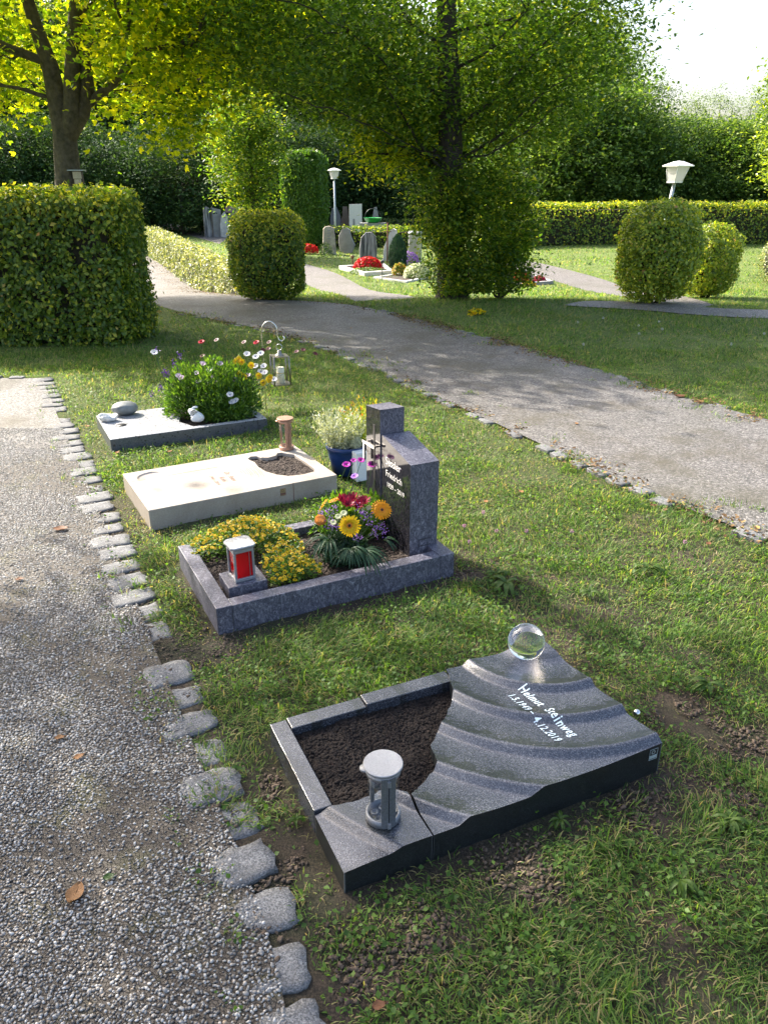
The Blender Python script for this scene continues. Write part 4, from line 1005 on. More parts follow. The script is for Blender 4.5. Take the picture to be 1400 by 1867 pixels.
# ---- purple daisy bush in front of the headstone
def bushplant(root, c, rad, n, ls, mt, asp=.4, name='foliage', flat=.35, up=.8, inner=.35):
    d = sph(n); d[:, 2] = np.abs(d[:, 2]); Pp = arr(c)+d*np.array(rad)*rng.uniform(inner, 1., (n, 1)); D = d+rng.normal(size=d.shape)*.35+[0, 0, up]
    Nn = np.cross(D, rng.normal(size=D.shape)); Nn[:, 2] = np.abs(Nn[:, 2])
    return leafobj(name, Pp, Nn, rng.uniform(.6, 1.2, n)*ls, mt, root, aspect=asp, D=D)
bc = F2(.74, .50, .06); t = thing('purple_daisy_plant', 'leafy bush with magenta daisies between headstone and bouquet', 'flowers', bc)
bushplant(t, F2(.74, .47, .08), (.15, .13, .19), 1500, .032, M['herb'], .35)
bushplant(t, F2(.86, .40, .08), (.06, .09, .20), 500, .032, M['herb'], .35)
fm = fmesh(.021, 12, .45, 1, .22, [M['mag'], M['dark']], .35); fl_ = fmesh(.019, 12, .45, 1, .22, [M['lil'], M['mag']], .3); sp = []
for px, py, u, v, f, s in ((632, 848, .72, .56, fm, 1), (658, 840, .80, .55, fm, .9), (678, 848, .86, .50, fm, 1.1), (690, 848, .87, .47, fm, .9), (647, 869, .74, .47, fl_, 1), (645, 840, .77, .57, fm, .7)):
    p = bq(px, py, u, v); fplace('daisy', f, p, (Vector((rng.uniform(-.2, .2), -.35, .9))), t, s); sp.append((F2(u, v, .18), p-Vector((0, 0, .003))))
stems(sp, .0018, M['stem'], t)
# ---- heather in the blue pot
t = thing('heather_plant', 'silver and lime heather filling the blue pot', 'plant', pb+Vector((0, 0, .17)))
def spikes(root, c, spread, n, L, mt, name, lean=.35, lw=.0045, leafn=26, ls=.008):
    P_ = []; D_ = []; 
    for i in range(n):
        a = rng.uniform(0, 2*PI); r = rng.random()**.5; o = Vector(c)+Vector((math.cos(a)*r*spread[0], math.sin(a)*r*spread[1], 0)); d = Vector((math.cos(a)*r*lean+rng.normal()*.07, math.sin(a)*r*lean+rng.normal()*.07, 1)).normalized(); l = L*rng.uniform(.6, 1.05)
        for k in range(leafn):
            q = k/leafn; P_.append(tuple(o+d*l*q+Vector((math.cos(a), math.sin(a), 0))*.03*q*q)); D_.append(tuple(d*.9+Vector(rng.normal(size=3))*.65))
    P_ = np.array(P_); D_ = np.array(D_); leafobj(name, P_, np.cross(D_, rng.normal(size=D_.shape)), ls*rng.uniform(.7, 1.3, len(P_)), mt, root, D=D_, aspect=.45)
spikes(t, pb+Vector((-.03, -.02, .17)), (.085, .075), 160, .215, M['heath'], 'silver_heather', .42, ls=.019)
spikes(t, pb+Vector((.065, .04, .17)), (.045, .045), 55, .24, M['lime'], 'lime_heather', .35, ls=.013)
n = 700; d = sph(n); leafobj('curly_tuft', arr(pb+Vector((.055, -.08, .215)))+d*.045*rng.uniform(.6, 1, (n, 1)), d, .012, M['heath'], t, rnd=rng.uniform(.6, 1, n), aspect=.25)
q = at(680, 735, 0); t = thing('yellow_red_shrub', 'loose low shrub with yellow and red leaves behind the blue pot', 'plant', (q.x-.05, 4.9, 0))
M['autl'] = leafmat('yellow_red_leaves', [(0, (.06, .12, .02)), (.5, (.34, .34, .05)), (.75, (.55, .42, .06)), (1, (.42, .08, .02))], .45, .5, .3, 1.4)
bushplant(t, (q.x-.05, 4.9, .06), (.20, .12, .24), 700, .026, M['autl'], .55, inner=.5)
# ---- grave 4 planting
bc = F4(.72, .32, .05); t = thing('daisy_bed_plant', 'tall dense clump of white, pink and yellow daisies at the end of the speckled slab', 'flowers', bc)
for (u, v, rx, ry, rz, n_) in ((.60, .40, .16, .17, .38, 3400), (.78, .30, .19, .22, .42, 4300), (.95, .28, .15, .22, .38, 2900), (.80, .16, .17, .10, .17, 1500)):
    bushplant(t, F4(u, v, .06), (rx, ry, rz), n_, .038, M['herb'], .30, up=.7)
def f4(px, py, u, v): return pt(px, py, F4(u, v).y)
fw = fmesh(.024, 14, .36, 1, .16, [M['wht'], M['vio']], .3); fp = fmesh(.023, 12, .36, 1, .16, [M['pink'], M['bur']], .5); fyl = fmesh(.025, 12, .45, 1, .25, [M['gery'], M['gerc']], .3); sp = []
def put(me, px, py, u, v, d=None, s=1., nm_='daisy'):
    p = f4(px, py, u, v); fplace(nm_, me, p, d or Vector((rng.uniform(-.3, .3), -.5, .8)), t, s); sp.append((F4(u, v, .15), p-Vector((0, 0, .004))))
for px, py in ((370, 664), (402, 664), (332, 690), (326, 686), (364, 696), (391, 688), (391, 697), (428, 693), (360, 681), (453, 685)): put(fp, px, py, .62+(px-330)/450, .3)
for px, py in ((383, 674), (424, 733), (420, 720), (467, 651), (476, 645), (451, 646), (466, 668), (481, 668), (476, 678), (483, 680), (500, 692), (430, 731), (282, 643)): put(fw, px, py, max(.5, .62+(px-330)/450), .30 if py < 700 else .10, None, 1.1)
for px, py in ((431, 659), (441, 660), (445, 687), (438, 682), (458, 666), (472, 685), (480, 698), (490, 692), (493, 688), (436, 655)): put(fyl, px, py, .85, .3, Vector((rng.uniform(-.4, .4), -.8, .35)))
stems(sp, .0026, M['stem'], t)
t = thing('purple_salvia', 'loose violet flower spikes at the left side of the daisy clump', 'flowers', F4(.47, .50, .05)); PP = []; sp = []
for px, py in ((327, 648), (324, 674), (303, 680), (306, 683), (309, 692), (293, 707), (277, 718), (318, 664), (300, 678), (285, 640)):
    p = f4(px, py, .48, .5); PP.append(arr(p)+rng.normal(size=(22, 3))*[.009, .009, .014]); sp.append((F4(.50, .46, .06), p))
PP = np.concatenate(PP); leafobj('violet_blossoms', PP, rng.normal(size=PP.shape), .013, M['vio'], t, aspect=.7); stems(sp, .0018, M['stem'], t)
Pq = np.concatenate([arr(a.lerp(b, .35+.6*k/14))[None]+rng.normal(size=(3, 3))*.014 for a, b in sp for k in range(14)]); leafobj('foliage', Pq, rng.normal(size=Pq.shape), .018, M['herb'], t, aspect=.3)
t = thing('dark_cosmos', 'thin stems with dark red cosmos blossoms above the daisy clump', 'flowers', F4(.80, .45, .05)); sp = []
fc = fmesh(.020, 8, .6, 1, .2, [M['choc'], M['dark']], .2); fr_ = fmesh(.024, 10, .6, 2, .2, [M['crim'], M['dark']], .3)
for px, py, f in ((368, 624, fr_), (370, 649, fc), (468, 625, fr_), (445, 624, fc), (480, 638, fc), (490, 636, fc), (491, 624, fc), (541, 641, fc), (553, 638, fc), (575, 645, fc), (395, 620, fc)):
    g_ = F4(.62+(px-330)/400, .45); p = pt(px, py, min(g_.y, 5.7)); fplace('cosmos_flower', f, p, Vector((rng.uniform(-.4, .4), -.4, .8)), t, 1.); sp.append((F4(min(.62+(px-330)/400, .98), .45, .1), p))
stems(sp, .0013, M['stem'], t)
Pq = np.concatenate([arr(a.lerp(b, k/14))[None]+rng.normal(size=(2, 3))*.014 for a, b in sp for k in range(12)]); leafobj('foliage', Pq, rng.normal(size=Pq.shape), .02, M['herb'], t, aspect=.15)
# ================================================================ HEDGES
def hedge_arrays(O, a, L, W, H, dens, jit=.04, rnd=.06, seed=1, bot=0.):
    """points + outward normals on a clipped hedge box: O base centre, a heading, L x W x H"""
    A = [('f', L*H), ('b', L*H), ('l', W*H), ('r', W*H), ('t', L*W)]; P_ = []; N_ = []
    for f, ar in A:
        n = int(ar*dens); s = rng.uniform(-.5, .5, n); q = rng.uniform(0, 1, n)
        if f in 'fb': p = np.stack([s*L, np.full(n, (-.5 if f == 'f' else .5)*W), bot+q*(H-bot)], 1); nn = np.tile([0, -1. if f == 'f' else 1., .25], (n, 1))
        elif f in 'lr': p = np.stack([np.full(n, (-.5 if f == 'l' else .5)*L), s*W, bot+q*(H-bot)], 1); nn = np.tile([-1. if f == 'l' else 1., 0, .25], (n, 1))
        else: p = np.stack([s*L, (q-.5)*W, np.full(n, H)], 1); nn = np.tile([0, 0, 1.], (n, 1))
        P_.append(p); N_.append(nn)
    p = np.concatenate(P_); nn = np.concatenate(N_)
    keep = fbm(p[:, 0]*1.0+p[:, 1]*.8+seed, p[:, 2]+p[:, 1]*.5, 6.5, seed+50, 3) > .31-.08*(L < 3); p = p[keep]; nn = nn[keep]
    ex = np.clip((np.abs(p[:, 0])-(L/2-rnd))/rnd, 0, 1); ey = np.clip((np.abs(p[:, 1])-(W/2-rnd))/rnd, 0, 1); ez = np.clip((p[:, 2]-(H-rnd))/rnd, 0, 1)
    k = (ex*ez+ey*ez+ex*ey)*.35*rnd
    p[:, 0] -= np.sign(p[:, 0])*k; p[:, 1] -= np.sign(p[:, 1])*k; p[:, 2] -= k*(ez > 0)
    bmpv = (fbm(p[:, 0]+p[:, 1]*.7+seed*3, p[:, 2]+p[:, 1]*.3, 2.2, seed, 3)-.5)
    p += nn*(bmpv*jit*2.4+rng.normal(size=len(p))*jit*.5-np.abs(rng.normal(size=len(p)))*jit*.6)[:, None]
    nn = nn+rng.normal(size=nn.shape)*.55
    c, s = math.cos(a), math.sin(a); R_ = np.array([[c, -s, 0], [s, c, 0], [0, 0, 1]])
    return p@R_.T+arr(O), nn@R_.T
def hedge(name, label, cat, O, a, L, W, H, dens, ls, mt, group=None, jit=.04, rnd=.08, gr=None, seed=1, bot=0., core=True, yellowtop=.0, droop=.4):
    t = thing(name, label, cat, O, group)
    p, nn = hedge_arrays(O, a, L, W, H, dens, jit, rnd, seed, bot); r = rng.random(len(p))
    if W > .9 and dens > 1000:
        k_ = rng.random(len(p)) < .55; p = np.concatenate([p, p[k_]-unit(nn[k_])*rng.uniform(.06, .12, (k_.sum(), 1))]); nn = np.concatenate([nn, nn[k_]]); r = rng.random(len(p))
    if yellowtop: r = np.where(r > .985, r, np.clip(r+yellowtop*sst(.75, 1., (p[:, 2]-O[2])/H)*rng.random(len(p)), 0, .97))
    leafobj('foliage', p, nn, rng.uniform(.7, 1.25, len(p))*ls, mt, t, rnd=r, aspect=.62, droop=droop)
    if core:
        k = max(jit*3.4, ls*2.4); MB().box((-L/2+k, -W/2+k, 0), (L/2-k, W/2-k, H-k), O, a).build('shade_core', M['core'], t)  # solid dark box added inside the foliage to block light
    return t
hz = float(T(-4.5, 8.6))
hedge('beech_hedge', 'tall clipped beech hedge with some yellow leaves at the left frame edge', 'hedge', (-4.75, 8.62, hz), 0, 4.25, 1.0, 1.53, 2100, .054, M['hedge'], jit=.05, rnd=.14, yellowtop=.5, seed=4, droop=.15)
def sq_bush(name, label, c, r, e, n, ls, mt, grp=None, seed=1, jit=.06, stem=True, cat='bush', droop=.2, yel=0., corek=.74):
    t = thing(name, label, cat, (c[0], c[1], c[2]), grp); d = sph(n)
    s = (np.abs(d[:, 0])**e+np.abs(d[:, 1])**e+np.abs(d[:, 2])**e)**(-1/e); q = d*s[:, None]
    rr = 1-np.abs(rng.normal(size=n))*jit*1.3+(fbm(d[:, 0]*2+seed, d[:, 2]*2+d[:, 1], 1.6, seed, 3)-.5)*jit*3
    p = q*rr[:, None]*np.array(r)+np.array([c[0], c[1], c[2]+r[2]]); ok = p[:, 2] > c[2]+.02; p = p[ok]; d = d[ok]
    rn = rng.random(len(p)); 
    if yel: rn = np.where(rn > .985, rn, np.clip(rn+yel*sst(.5, 1, (p[:, 2]-c[2])/(2*r[2]))*rng.random(len(p)), 0, .96))
    leafobj('foliage', p, d+rng.normal(size=d.shape)*.55, rng.uniform(.7, 1.25, len(p))*ls, mt, t, rnd=rn, aspect=.62, droop=droop)
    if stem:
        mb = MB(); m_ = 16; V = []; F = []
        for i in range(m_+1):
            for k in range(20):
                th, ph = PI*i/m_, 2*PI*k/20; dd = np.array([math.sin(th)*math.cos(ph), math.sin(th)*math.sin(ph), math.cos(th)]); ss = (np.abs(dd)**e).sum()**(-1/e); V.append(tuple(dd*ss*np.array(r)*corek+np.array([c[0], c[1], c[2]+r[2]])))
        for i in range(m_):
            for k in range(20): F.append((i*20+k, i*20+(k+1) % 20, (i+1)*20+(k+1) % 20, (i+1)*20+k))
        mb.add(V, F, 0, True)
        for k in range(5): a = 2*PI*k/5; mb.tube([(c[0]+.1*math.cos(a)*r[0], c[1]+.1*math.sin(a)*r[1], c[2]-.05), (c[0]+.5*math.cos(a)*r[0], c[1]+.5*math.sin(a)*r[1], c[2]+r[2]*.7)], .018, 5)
        mb.build('stems', M['core'], t)  # solid dark core added to block light, plus five real stems
    return t
c = at(486, 549); sq_bush('rounded_hedge_bush', 'dark round clipped bush with yellow crown at the end of the low pale hedge', (c.x, c.y+.45, c.z), (.55, .5, .62), 4.6, 17000, .048, M['hedge'], seed=3, yel=.8, jit=.06)
# low pale hedge along the path (two straight runs)
A = at(424, 540); B = at(262, 462); d = Vector((B.x-A.x, B.y-A.y)); mid = (A+B)/2
hedge('low_pale_hedge', 'low hedge with pale silvery leaves along the curving path', 'hedge', (mid.x+.28*d.y/d.length, mid.y-.28*d.x/d.length if False else mid.y+.28, float(T(mid.x, mid.y))), math.atan2(d.y, d.x), d.length, .5, .84, 900, .06, M['hedgep'], seed=6, jit=.04, yellowtop=.2, droop=-.3)
C_ = at(235, 440); mid = (B+C_)/2; d = Vector((C_.x-B.x, C_.y-B.y))
# tall clipped tower
c = pt(556, 410, 30); c.z = float(T(c.x, 30)); t = hedge('clipped_hornbeam_tower', 'tall clipped hornbeam block standing beside the far lamp', 'hedge', (c.x, 30.5, c.z), -.25, 1.42, 1.5, 3.25, 1500, .085, M['tower'], seed=9, jit=.07, rnd=.3, droop=-.2)
def hz_(px0, px1, pyb, pyt, W, dens, ls, mt, label, seed, name='clipped_hedge', yt=0., grp=None):
    a = at(px0, pyb); b = at(px1, pyb); Yd = (a.y+b.y)/2; a = pt(px0, pyb, Yd); b = pt(px1, pyb, Yd); H = pt((px0+px1)/2, pyt, Yd).z-float(T((a.x+b.x)/2, Yd))
    z = float(T((a.x+b.x)/2, Yd)); return hedge(name, label, 'hedge', ((a.x+b.x)/2, Yd+W/2, z), 0, b.x-a.x, W, H, dens, ls, mt, grp, jit=.05, seed=seed, rnd=.1, yellowtop=yt)
hz_(505, 770, 452, 414, .8, 420, .08, M['hedge'], 'clipped hedge right behind the row of four rough headstones', 11)
hz_(660, 800, 428, 400, .7, 260, .09, M['hedged'] if 'hedged' in M else M['hornd'], 'dark clipped hedge behind the green bowl', 12)
hz_(705, 880, 402, 374, 1., 220, .10, M['hornd'], 'tall dark hedge below the wood, left of the big hornbeam', 13)
hz_(398, 470, 432, 398, .9, 400, .07, M['hornd'], 'dark box shaped hedge left of the round yellow topped bush', 14)
a = at(930, 440); b = at(1420, 452)
hedge('long_beech_hedge', 'long clipped beech hedge closing the lawn behind the right lamp', 'hedge', (11.5, 30.6, float(T(11.5, 30))), .0, 16, 1.1, 1.42, 330, .095, M['hedge'], seed=15, jit=.06, yellowtop=.45)
# right bushes
c = at(1200, 558); sq_bush('yellowing_bush', 'large rounded yellow green bush in front of the white lamp', (c.x+.07, c.y+.5, c.z), (.56, .52, .68), 3.0, 15000, .052, M['hedgey'], seed=21, jit=.13, corek=.5)
c = at(1302, 546); sq_bush('green_bush', 'smaller rounded green bush right of the yellowing bush', (c.x, c.y+.4, c.z), (.42, .42, .53), 3.0, 8000, .052, M['hedgey'], seed=22, jit=.12, corek=.5)
c = at(1425, 520); sq_bush('grey_green_bush', 'grey green clipped bush cut by the right frame edge', (c.x, c.y+.4, c.z), (.38, .4, .52), 3.0, 3500, .04, M['hedgep'], seed=23, jit=.05)
# ================================================================ TREES
def limb(mb, a, b, r0, r1, bend=.12, n=8, k=8):
    a = Vector(a); b = Vector(b); L = (b-a).length; o = Vector(rng.normal(size=3))*bend*L; o.z = abs(o.z)*.5; P_ = []; R_ = []
    for i in range(n+1):
        t = i/n; P_.append(a.lerp(b, t)+o*math.sin(PI*t)*.5+Vector(rng.normal(size=3))*.012*L*(0 < i < n)); R_.append(r0+(r1-r0)*t)
    mb.tube(P_, R_, k); return P_
def crown_pts(ells, leaves_per, spread, shell=.55, avoid=None):
    P_ = []; N_ = []; C_ = []
    for (cx, cy, cz, rx, ry, rz, nc) in ells:
        d = sph(nc); r = shell+(1-shell)*rng.random(nc)**.7; r = np.where(rng.random(nc) < .25, rng.random(nc)**.5, r)
        q = d*r[:, None]*np.array([rx, ry, rz])+np.array([cx, cy, cz]); C_.append(q)
    C = np.concatenate(C_)
    if avoid is not None: C = C[~avoid(C)]
    n = len(C); k = leaves_per
    sp = spread*rng.uniform(.6, 1.4, (n, 1, 1)); off = rng.normal(size=(n, k, 3))*sp*np.array([1, 1, .45])
    tilt = rng.normal(size=(n, 1, 3))*.35+np.array([0, 0, 1.]); off[..., 2:] -= (off[..., :1]*tilt[..., :1]+off[..., 1:2]*tilt[..., 1:2])
    P_ = (C[:, None]+off).reshape(-1, 3); N_ = (tilt+rng.normal(size=(n, k, 3))*.45).reshape(-1, 3)
    rb = np.repeat(rng.normal(size=n)*.12, k)
    return P_, N_, C, rb
def tree(name, label, base, trunk, ells, per, spread, ls, mt, bark, cat='tree', lobes=1, asp=.55, avoid=None, shell=.55, nl=26, grp=None, rb_=0., sub=None, lr=.03, attach=None, dr=.3):
    t = thing(name, label, cat, base, grp); mb = MB()
    for P_, R_ in trunk: mb.tube(P_, R_, 14)
    P, Nn, C, rb = crown_pts(ells, per, spread, shell, avoid)
    ax = attach or [(Vector(p), 1) for P_, R_ in trunk for p in P_[1:]]
    for i in rng.choice(len(C), min(nl, len(C)), replace=False):
        c = Vector(C[i]); best = min(ax, key=lambda q: (q[0]-c).length+max(0, q[0].z-c.z+.2)*1.5); limb(mb, best[0], c, lr*(.6+.12*(best[0]-c).length), .006, .14)
    mb.build('trunk', bark, t)
    r = np.clip(rng.random(len(P))*.85+.07+rb+rb_, 0, 1)
    leafobj('crown', P, Nn, rng.uniform(.65, 1.2, len(P))*ls, mt, t, rnd=r, lobes=lobes, aspect=asp, droop=dr)
    return t
V3 = Vector
# maple on the left
mx, my = -5.05, 13.0; mz = float(T(mx, my))
def mp_(px, py, y): return pt(px, py, y)
tr = []
b0 = V3((mx, my, mz-.1)); f0 = mp_(122, 235, my)
tr.append(([b0, mp_(126, 340, my), mp_(122, 290, my), mp_(118, 240, my), mp_(104, 180, my), mp_(92, 120, my), mp_(70, 60, my-.1), mp_(45, -20, my-.2), mp_(20, -160, my-.5)], [.24, .2, .185, .17, .14, .12, .10, .08, .04]))
tr.append(([mp_(124, 260, my), mp_(131, 215, my-.1), mp_(132, 150, my-.1), mp_(134, 80, my), mp_(140, 0, my), mp_(150, -160, my+.2), mp_(150, -330, my+.3)], [.12, .125, .115, .10, .09, .07, .03]))
tr.append(([mp_(124, 250, my), mp_(150, 205, my), mp_(160, 160, my), mp_(152, 100, my+.1), mp_(160, 30, my+.2), mp_(190, -90, my+.4), mp_(230, -260, my+.6)], [.13, .12, .105, .095, .085, .06, .03]))
tr.append(([mp_(152, 198, my), mp_(182, 172, my), mp_(212, 150, my-.2), mp_(238, 110, my-.4), mp_(275, 88, my-.6), mp_(330, 82, my-.8), mp_(360, 70, my-1)], [.07, .06, .055, .05, .042, .03, .012]))
tr.append(([mp_(100, 165, my), mp_(80, 112, my), mp_(50, 100, my-.1), mp_(10, 85, my-.2), mp_(-50, 50, my-.3), mp_(-130, 20, my-.5)], [.08, .07, .065, .06, .045, .02]))
tr.append(([mp_(150, 120, my), mp_(165, 80, my-.2), mp_(190, 65, my-.4), mp_(235, 60, my-.8)], [.05, .045, .035, .015]))
def av(C): return ((np.abs(C[:, 0]-mx-.15) < .75) & (C[:, 1] < my+.2) & (C[:, 2] < 4.0)) | (C[:, 1]*CT-(C[:, 2]-1.6)*ST < 5)
tree('maple_tree', 'maple with three stems and yellow backlit leaves behind the tall left hedge', (mx, my, mz), tr,
     [(-4.9, 13.4, 4.7, 3.9, 3.4, 2.3, 1400), (-2.9, 12.8, 3.8, 1.6, 1.4, 1.3, 260), (-6.6, 13.2, 3.5, 1.3, 1.2, 1.2, 200), (-4.6, 12.9, 2.25, .4, .4, .3, 14), (-2.95, 12.5, 2.25, .45, .4, .35, 24)], 23, .22, .088, M['maple'], M['bark'], lobes=3, asp=.62, avoid=av, shell=.5, nl=60, dr=.7)
# big hornbeam in the centre
cx, cy = 1.02, 11.85; cz = float(T(cx, cy))
tr = [([V3((cx, cy, cz-.1)), V3((cx+.0, cy, cz+.12)), mp_(822, 460, cy), mp_(822, 330, cy), mp_(820, 200, cy), mp_(815, 80, cy), mp_(812, -60, cy), mp_(810, -400, cy), mp_(805, -900, cy)], [.30, .235, .20, .175, .16, .14, .12, .09, .03])]
for a, b, r in (((822, 330), (700, 150), .05), ((820, 240), (980, 90), .06), ((818, 180), (640, 60), .05), ((820, 130), (960, 20), .045), ((816, 90), (690, -40), .05), ((822, 290), (960, 240), .035), ((822, 300), (1000, 160), .045), ((820, 270), (720, 250), .03), ((815, 60), (1050, -30), .045)):
    q0 = mp_(*a, cy); q1 = mp_(*b, cy-.6); m_ = q0.lerp(q1, .5)+V3((0, 0, -.12)); tr.append(([q0, m_, q1], [r*.6, r*.4, r*.18]))
tree('hornbeam_tree', 'big dark hornbeam with a bushy leafy base beside the curving path', (cx, cy, cz), tr,
     [(.45, 12.0, 4.5, 3.45, 3.1, 2.5, 1650), (-1.0, 12.2, 3.4, 1.5, 1.3, 1.0, 230), (2.15, 11.9, 3.1, 1.1, 1.1, .9, 170), (.9, 11.9, 2.9, 1.6, 1.4, .9, 200), (1.05, 12.0, 1.9, .85, .8, .7, 110), (.2, 12.0, 2.5, .9, .8, .6, 70), (1.9, 12.0, 2.5, .8, .8, .6, 70)], 34, .24, .078, M['hornb'], M['barkd'], avoid=lambda C: (np.abs(C[:, 0]-cx-.02) < .3) & (C[:, 1] < cy-.1) & (C[:, 2] < 4.0) & (C[:, 2] > 1.45), shell=.5, nl=40, lr=.012)
def lowcrown(name, label, ells, per, sp, ls, mt, base, cat='bush', grp=None, rb_=0., nl=10):
    t = thing(name, label, cat, base, grp); P, Nn, C, rb = crown_pts(ells, per, sp, .6); ok = P[:, 2] > float(T(base[0], base[1]))+.12; P, Nn, rb = P[ok], Nn[ok], rb[ok]
    leafobj('foliage', P, Nn, rng.uniform(.65, 1.2, len(P))*ls, mt, t, rnd=np.clip(rng.random(len(P))*.85+.07+rb+rb_, 0, 1), aspect=.6, droop=.4)
    mb = MB()
    for i in rng.choice(len(C), min(nl, len(C)), replace=False): limb(mb, base, C[i], .03, .006, .1, 6, 6)
    mb.build('stems', M['barkd'], t); return t
lowcrown('basal_shoots', 'dark leafy shoots wrapped around the foot of the big hornbeam', [(1.15, 11.6, .9, .60, .55, .85, 170), (1.12, 11.55, .35, .50, .42, .38, 75), (.8, 11.7, 1.3, .45, .45, .5, 60), (1.05, 11.35, 1.0, .33, .25, .75, 60), (1.35, 11.6, 1.5, .45, .4, .4, 50), (1.75, 11.7, .5, .4, .4, .45, 60)], 36, .13, .062, M['hornb'], (cx+.1, cy-.1, cz), rb_=.1)
lowcrown('leafy_side_bush', 'broad leaved green column growing at the right side of the hornbeam', [(1.85, 12.2, 1.05, .40, .45, .68, 130), (1.75, 12.2, .4, .4, .4, .5, 60)], 34, .12, .08, M['hornb'], (1.8, 12.3, float(T(1.8, 12.3))), rb_=.1)
lowcrown('drooping_branch', 'pale yellow green drooping spray of leaves left of the hornbeam trunk', [(-.12, 11.9, 1.95, .5, .4, .3, 46), (.35, 11.9, 2.0, .4, .4, .35, 30)], 26, .12, .075, M['maple'], (cx, cy, cz+1.8), cat='branch', nl=14)
# small hornbeam further back
q = at(452, 398); q = pt(462, 392, 27.); zq = float(T(q.x, 27.))
tree('young_hornbeam', 'slender hornbeam with yellowing top behind the dark box shaped hedge', (q.x, 27, zq), [([(q.x, 27, zq-.1), (q.x, 27, zq+1.5), (q.x+.05, 27, zq+4.2)], [.12, .1, .03])],
     [(q.x-.1, 27, 2.35, 1.3, 1.3, 1.9, 420), (q.x-.1, 27, 3.2, 1.1, 1.1, 1.1, 120)], 26, .2, .12, M['hornb'], M['barkd'], shell=.4, nl=24, rb_=.05)
# ---- the wood: prototypes copied
def proto(name, label, R_, Hh, n, per, sp, ls, mt, bk, low=.8, grp=None):
    return tree(name, label, (0, 0, 0), [([(0, 0, -.2), (.05, 0, Hh*.4), (0, .1, Hh*.85)], [.03*Hh*.7, .02*Hh*.7, .02])],
        [(0, 0, Hh*.55, R_, R_, Hh*.45, int(n*.45)), (R_*.25, -R_*.25, Hh*.33, R_*.95, R_*.9, Hh*.3, int(n*.35)), (-R_*.35, -.2, Hh*.72, R_*.6, R_*.6, Hh*.26, int(n*.2))], per, sp, ls, mt, bk, shell=.65, nl=20, grp=grp)
GW = 'dark trees of the wood behind the cemetery'; GR = 'bushy trees behind the long beech hedge'; GB = 'pale birches above the bushy trees'
pw = [proto('wood_tree', 'dark broadleaf tree of the wood', 3.4, 13, 620, 30, .55, .24, M['wood'], M['barkd'], grp=GW) for _ in range(2)]
pu = proto('undergrowth_tree', 'dark bushy undergrowth tree', 2.6, 5.0, 480, 30, .36, .16, M['wood'], M['barkd'], grp=GW)
pr = [proto('bushy_tree', 'bushy green tree behind the long beech hedge', 2.7, 6.0, 520, 30, .33, .19, M['woodl'], M['barkd'], grp=GR) for _ in range(2)]
pbi = proto('birch_tree', 'airy pale birch rising above the bushy trees', 2.2, 10.5, 300, 26, .42, .17, M['birch'], M['bark'], grp=GB)
def putc(o, used, x, y, s, lab, sz=None):
    c = o if not used.get(o.name) else copy_tree(o); used[o.name] = 1
    c.location = (x, y, float(T(x, y))-.1); c.rotation_euler = (0, 0, rng.uniform(0, 6.28)); c.scale = (s, s, sz or s); c['label'] = lab; return c
used = {}
def where(px):
    if px < 60: return 'behind the maple, by the left frame edge'
    if px < 250: return 'behind the maple trunk and bird box'
    if px < 420: return 'above the pale leaning gravestones'
    if px < 620: return 'behind the clipped hornbeam tower'
    if px < 820: return 'behind the far row of headstones'
    return 'behind the big hornbeam'
for px in range(-260, 1000, 62):
    for yy, s in ((52+rng.uniform(-2, 2), 1.), (60+rng.uniform(-2, 2), 1.25)):
        x = (px-700)/1400*(yy*CT)+rng.uniform(-.8, .8); sc = s*rng.uniform(.85, 1.1)
        if px > 700: sc *= .72
        putc(pw[rng.integers(2)], used, x, yy, sc, 'tall dark broadleaf tree of the wood '+where(px))
for px in range(-150, 960, 52):
    yy = 42+rng.uniform(-1.5, 2.5)-(0 if px > 350 else 3); x = (px-700)/1400*(yy*CT)+rng.uniform(-.4, .4)
    putc(pu, used, x, yy, rng.uniform(.75, 1.15), 'dark leafy undergrowth tree of the wood '+where(px))
for px, y, s in ((945, 37, .8), (1000, 36, 1.08), (1085, 35.5, 1.0), (1165, 36, .80), (1250, 37, .8), (1330, 36, .78), (1410, 36, .85), (1490, 36, 1.), (1045, 41, 1.3), (1130, 42, .98), (980, 43, 1.55), (905, 44, 1.7), (1230, 43, .86), (1320, 43, .80), (1400, 43, .80), (850, 46, 1.9)):
    w_ = 'right of the big hornbeam' if px < 1080 else 'left of the white lamp' if px < 1200 else 'behind the white lamp' if px < 1290 else 'by the right frame edge'
    putc(pr[rng.integers(2)], used, (px-700)/1400*(y*CT), y, s, 'bushy green tree behind the long hedge '+('and its front row, ' if y < 38 else 'and its back row, ')+w_)
for px, y, s in ((1075, 52, 1.1), (1130, 55, .96), (1185, 54, .80), (1235, 56, .72), (1290, 57, .76), (1345, 58, .76), (1010, 54, 1.3)):
    putc(pbi, used, (px-700)/1400*(y*CT), y, s, 'airy pale birch top '+('left of' if px < 1200 else 'right above' if px < 1300 else 'far right of')+' the white lamp')
x, y = 9.9, 19.5; z = float(T(x, y))
tree('light_green_tree', 'light green tree reaching in at the right frame edge', (x, y, z), [([(x, y, z-.1), (x, y, z+2), (x+.1, y, z+5)], [.12, .09, .03])], [(x, y, 3.1, 1.35, 1.3, 2.1, 420)], 26, .2, .10, M['hedgey'], M['bark'], nl=20, rb_=-.2)
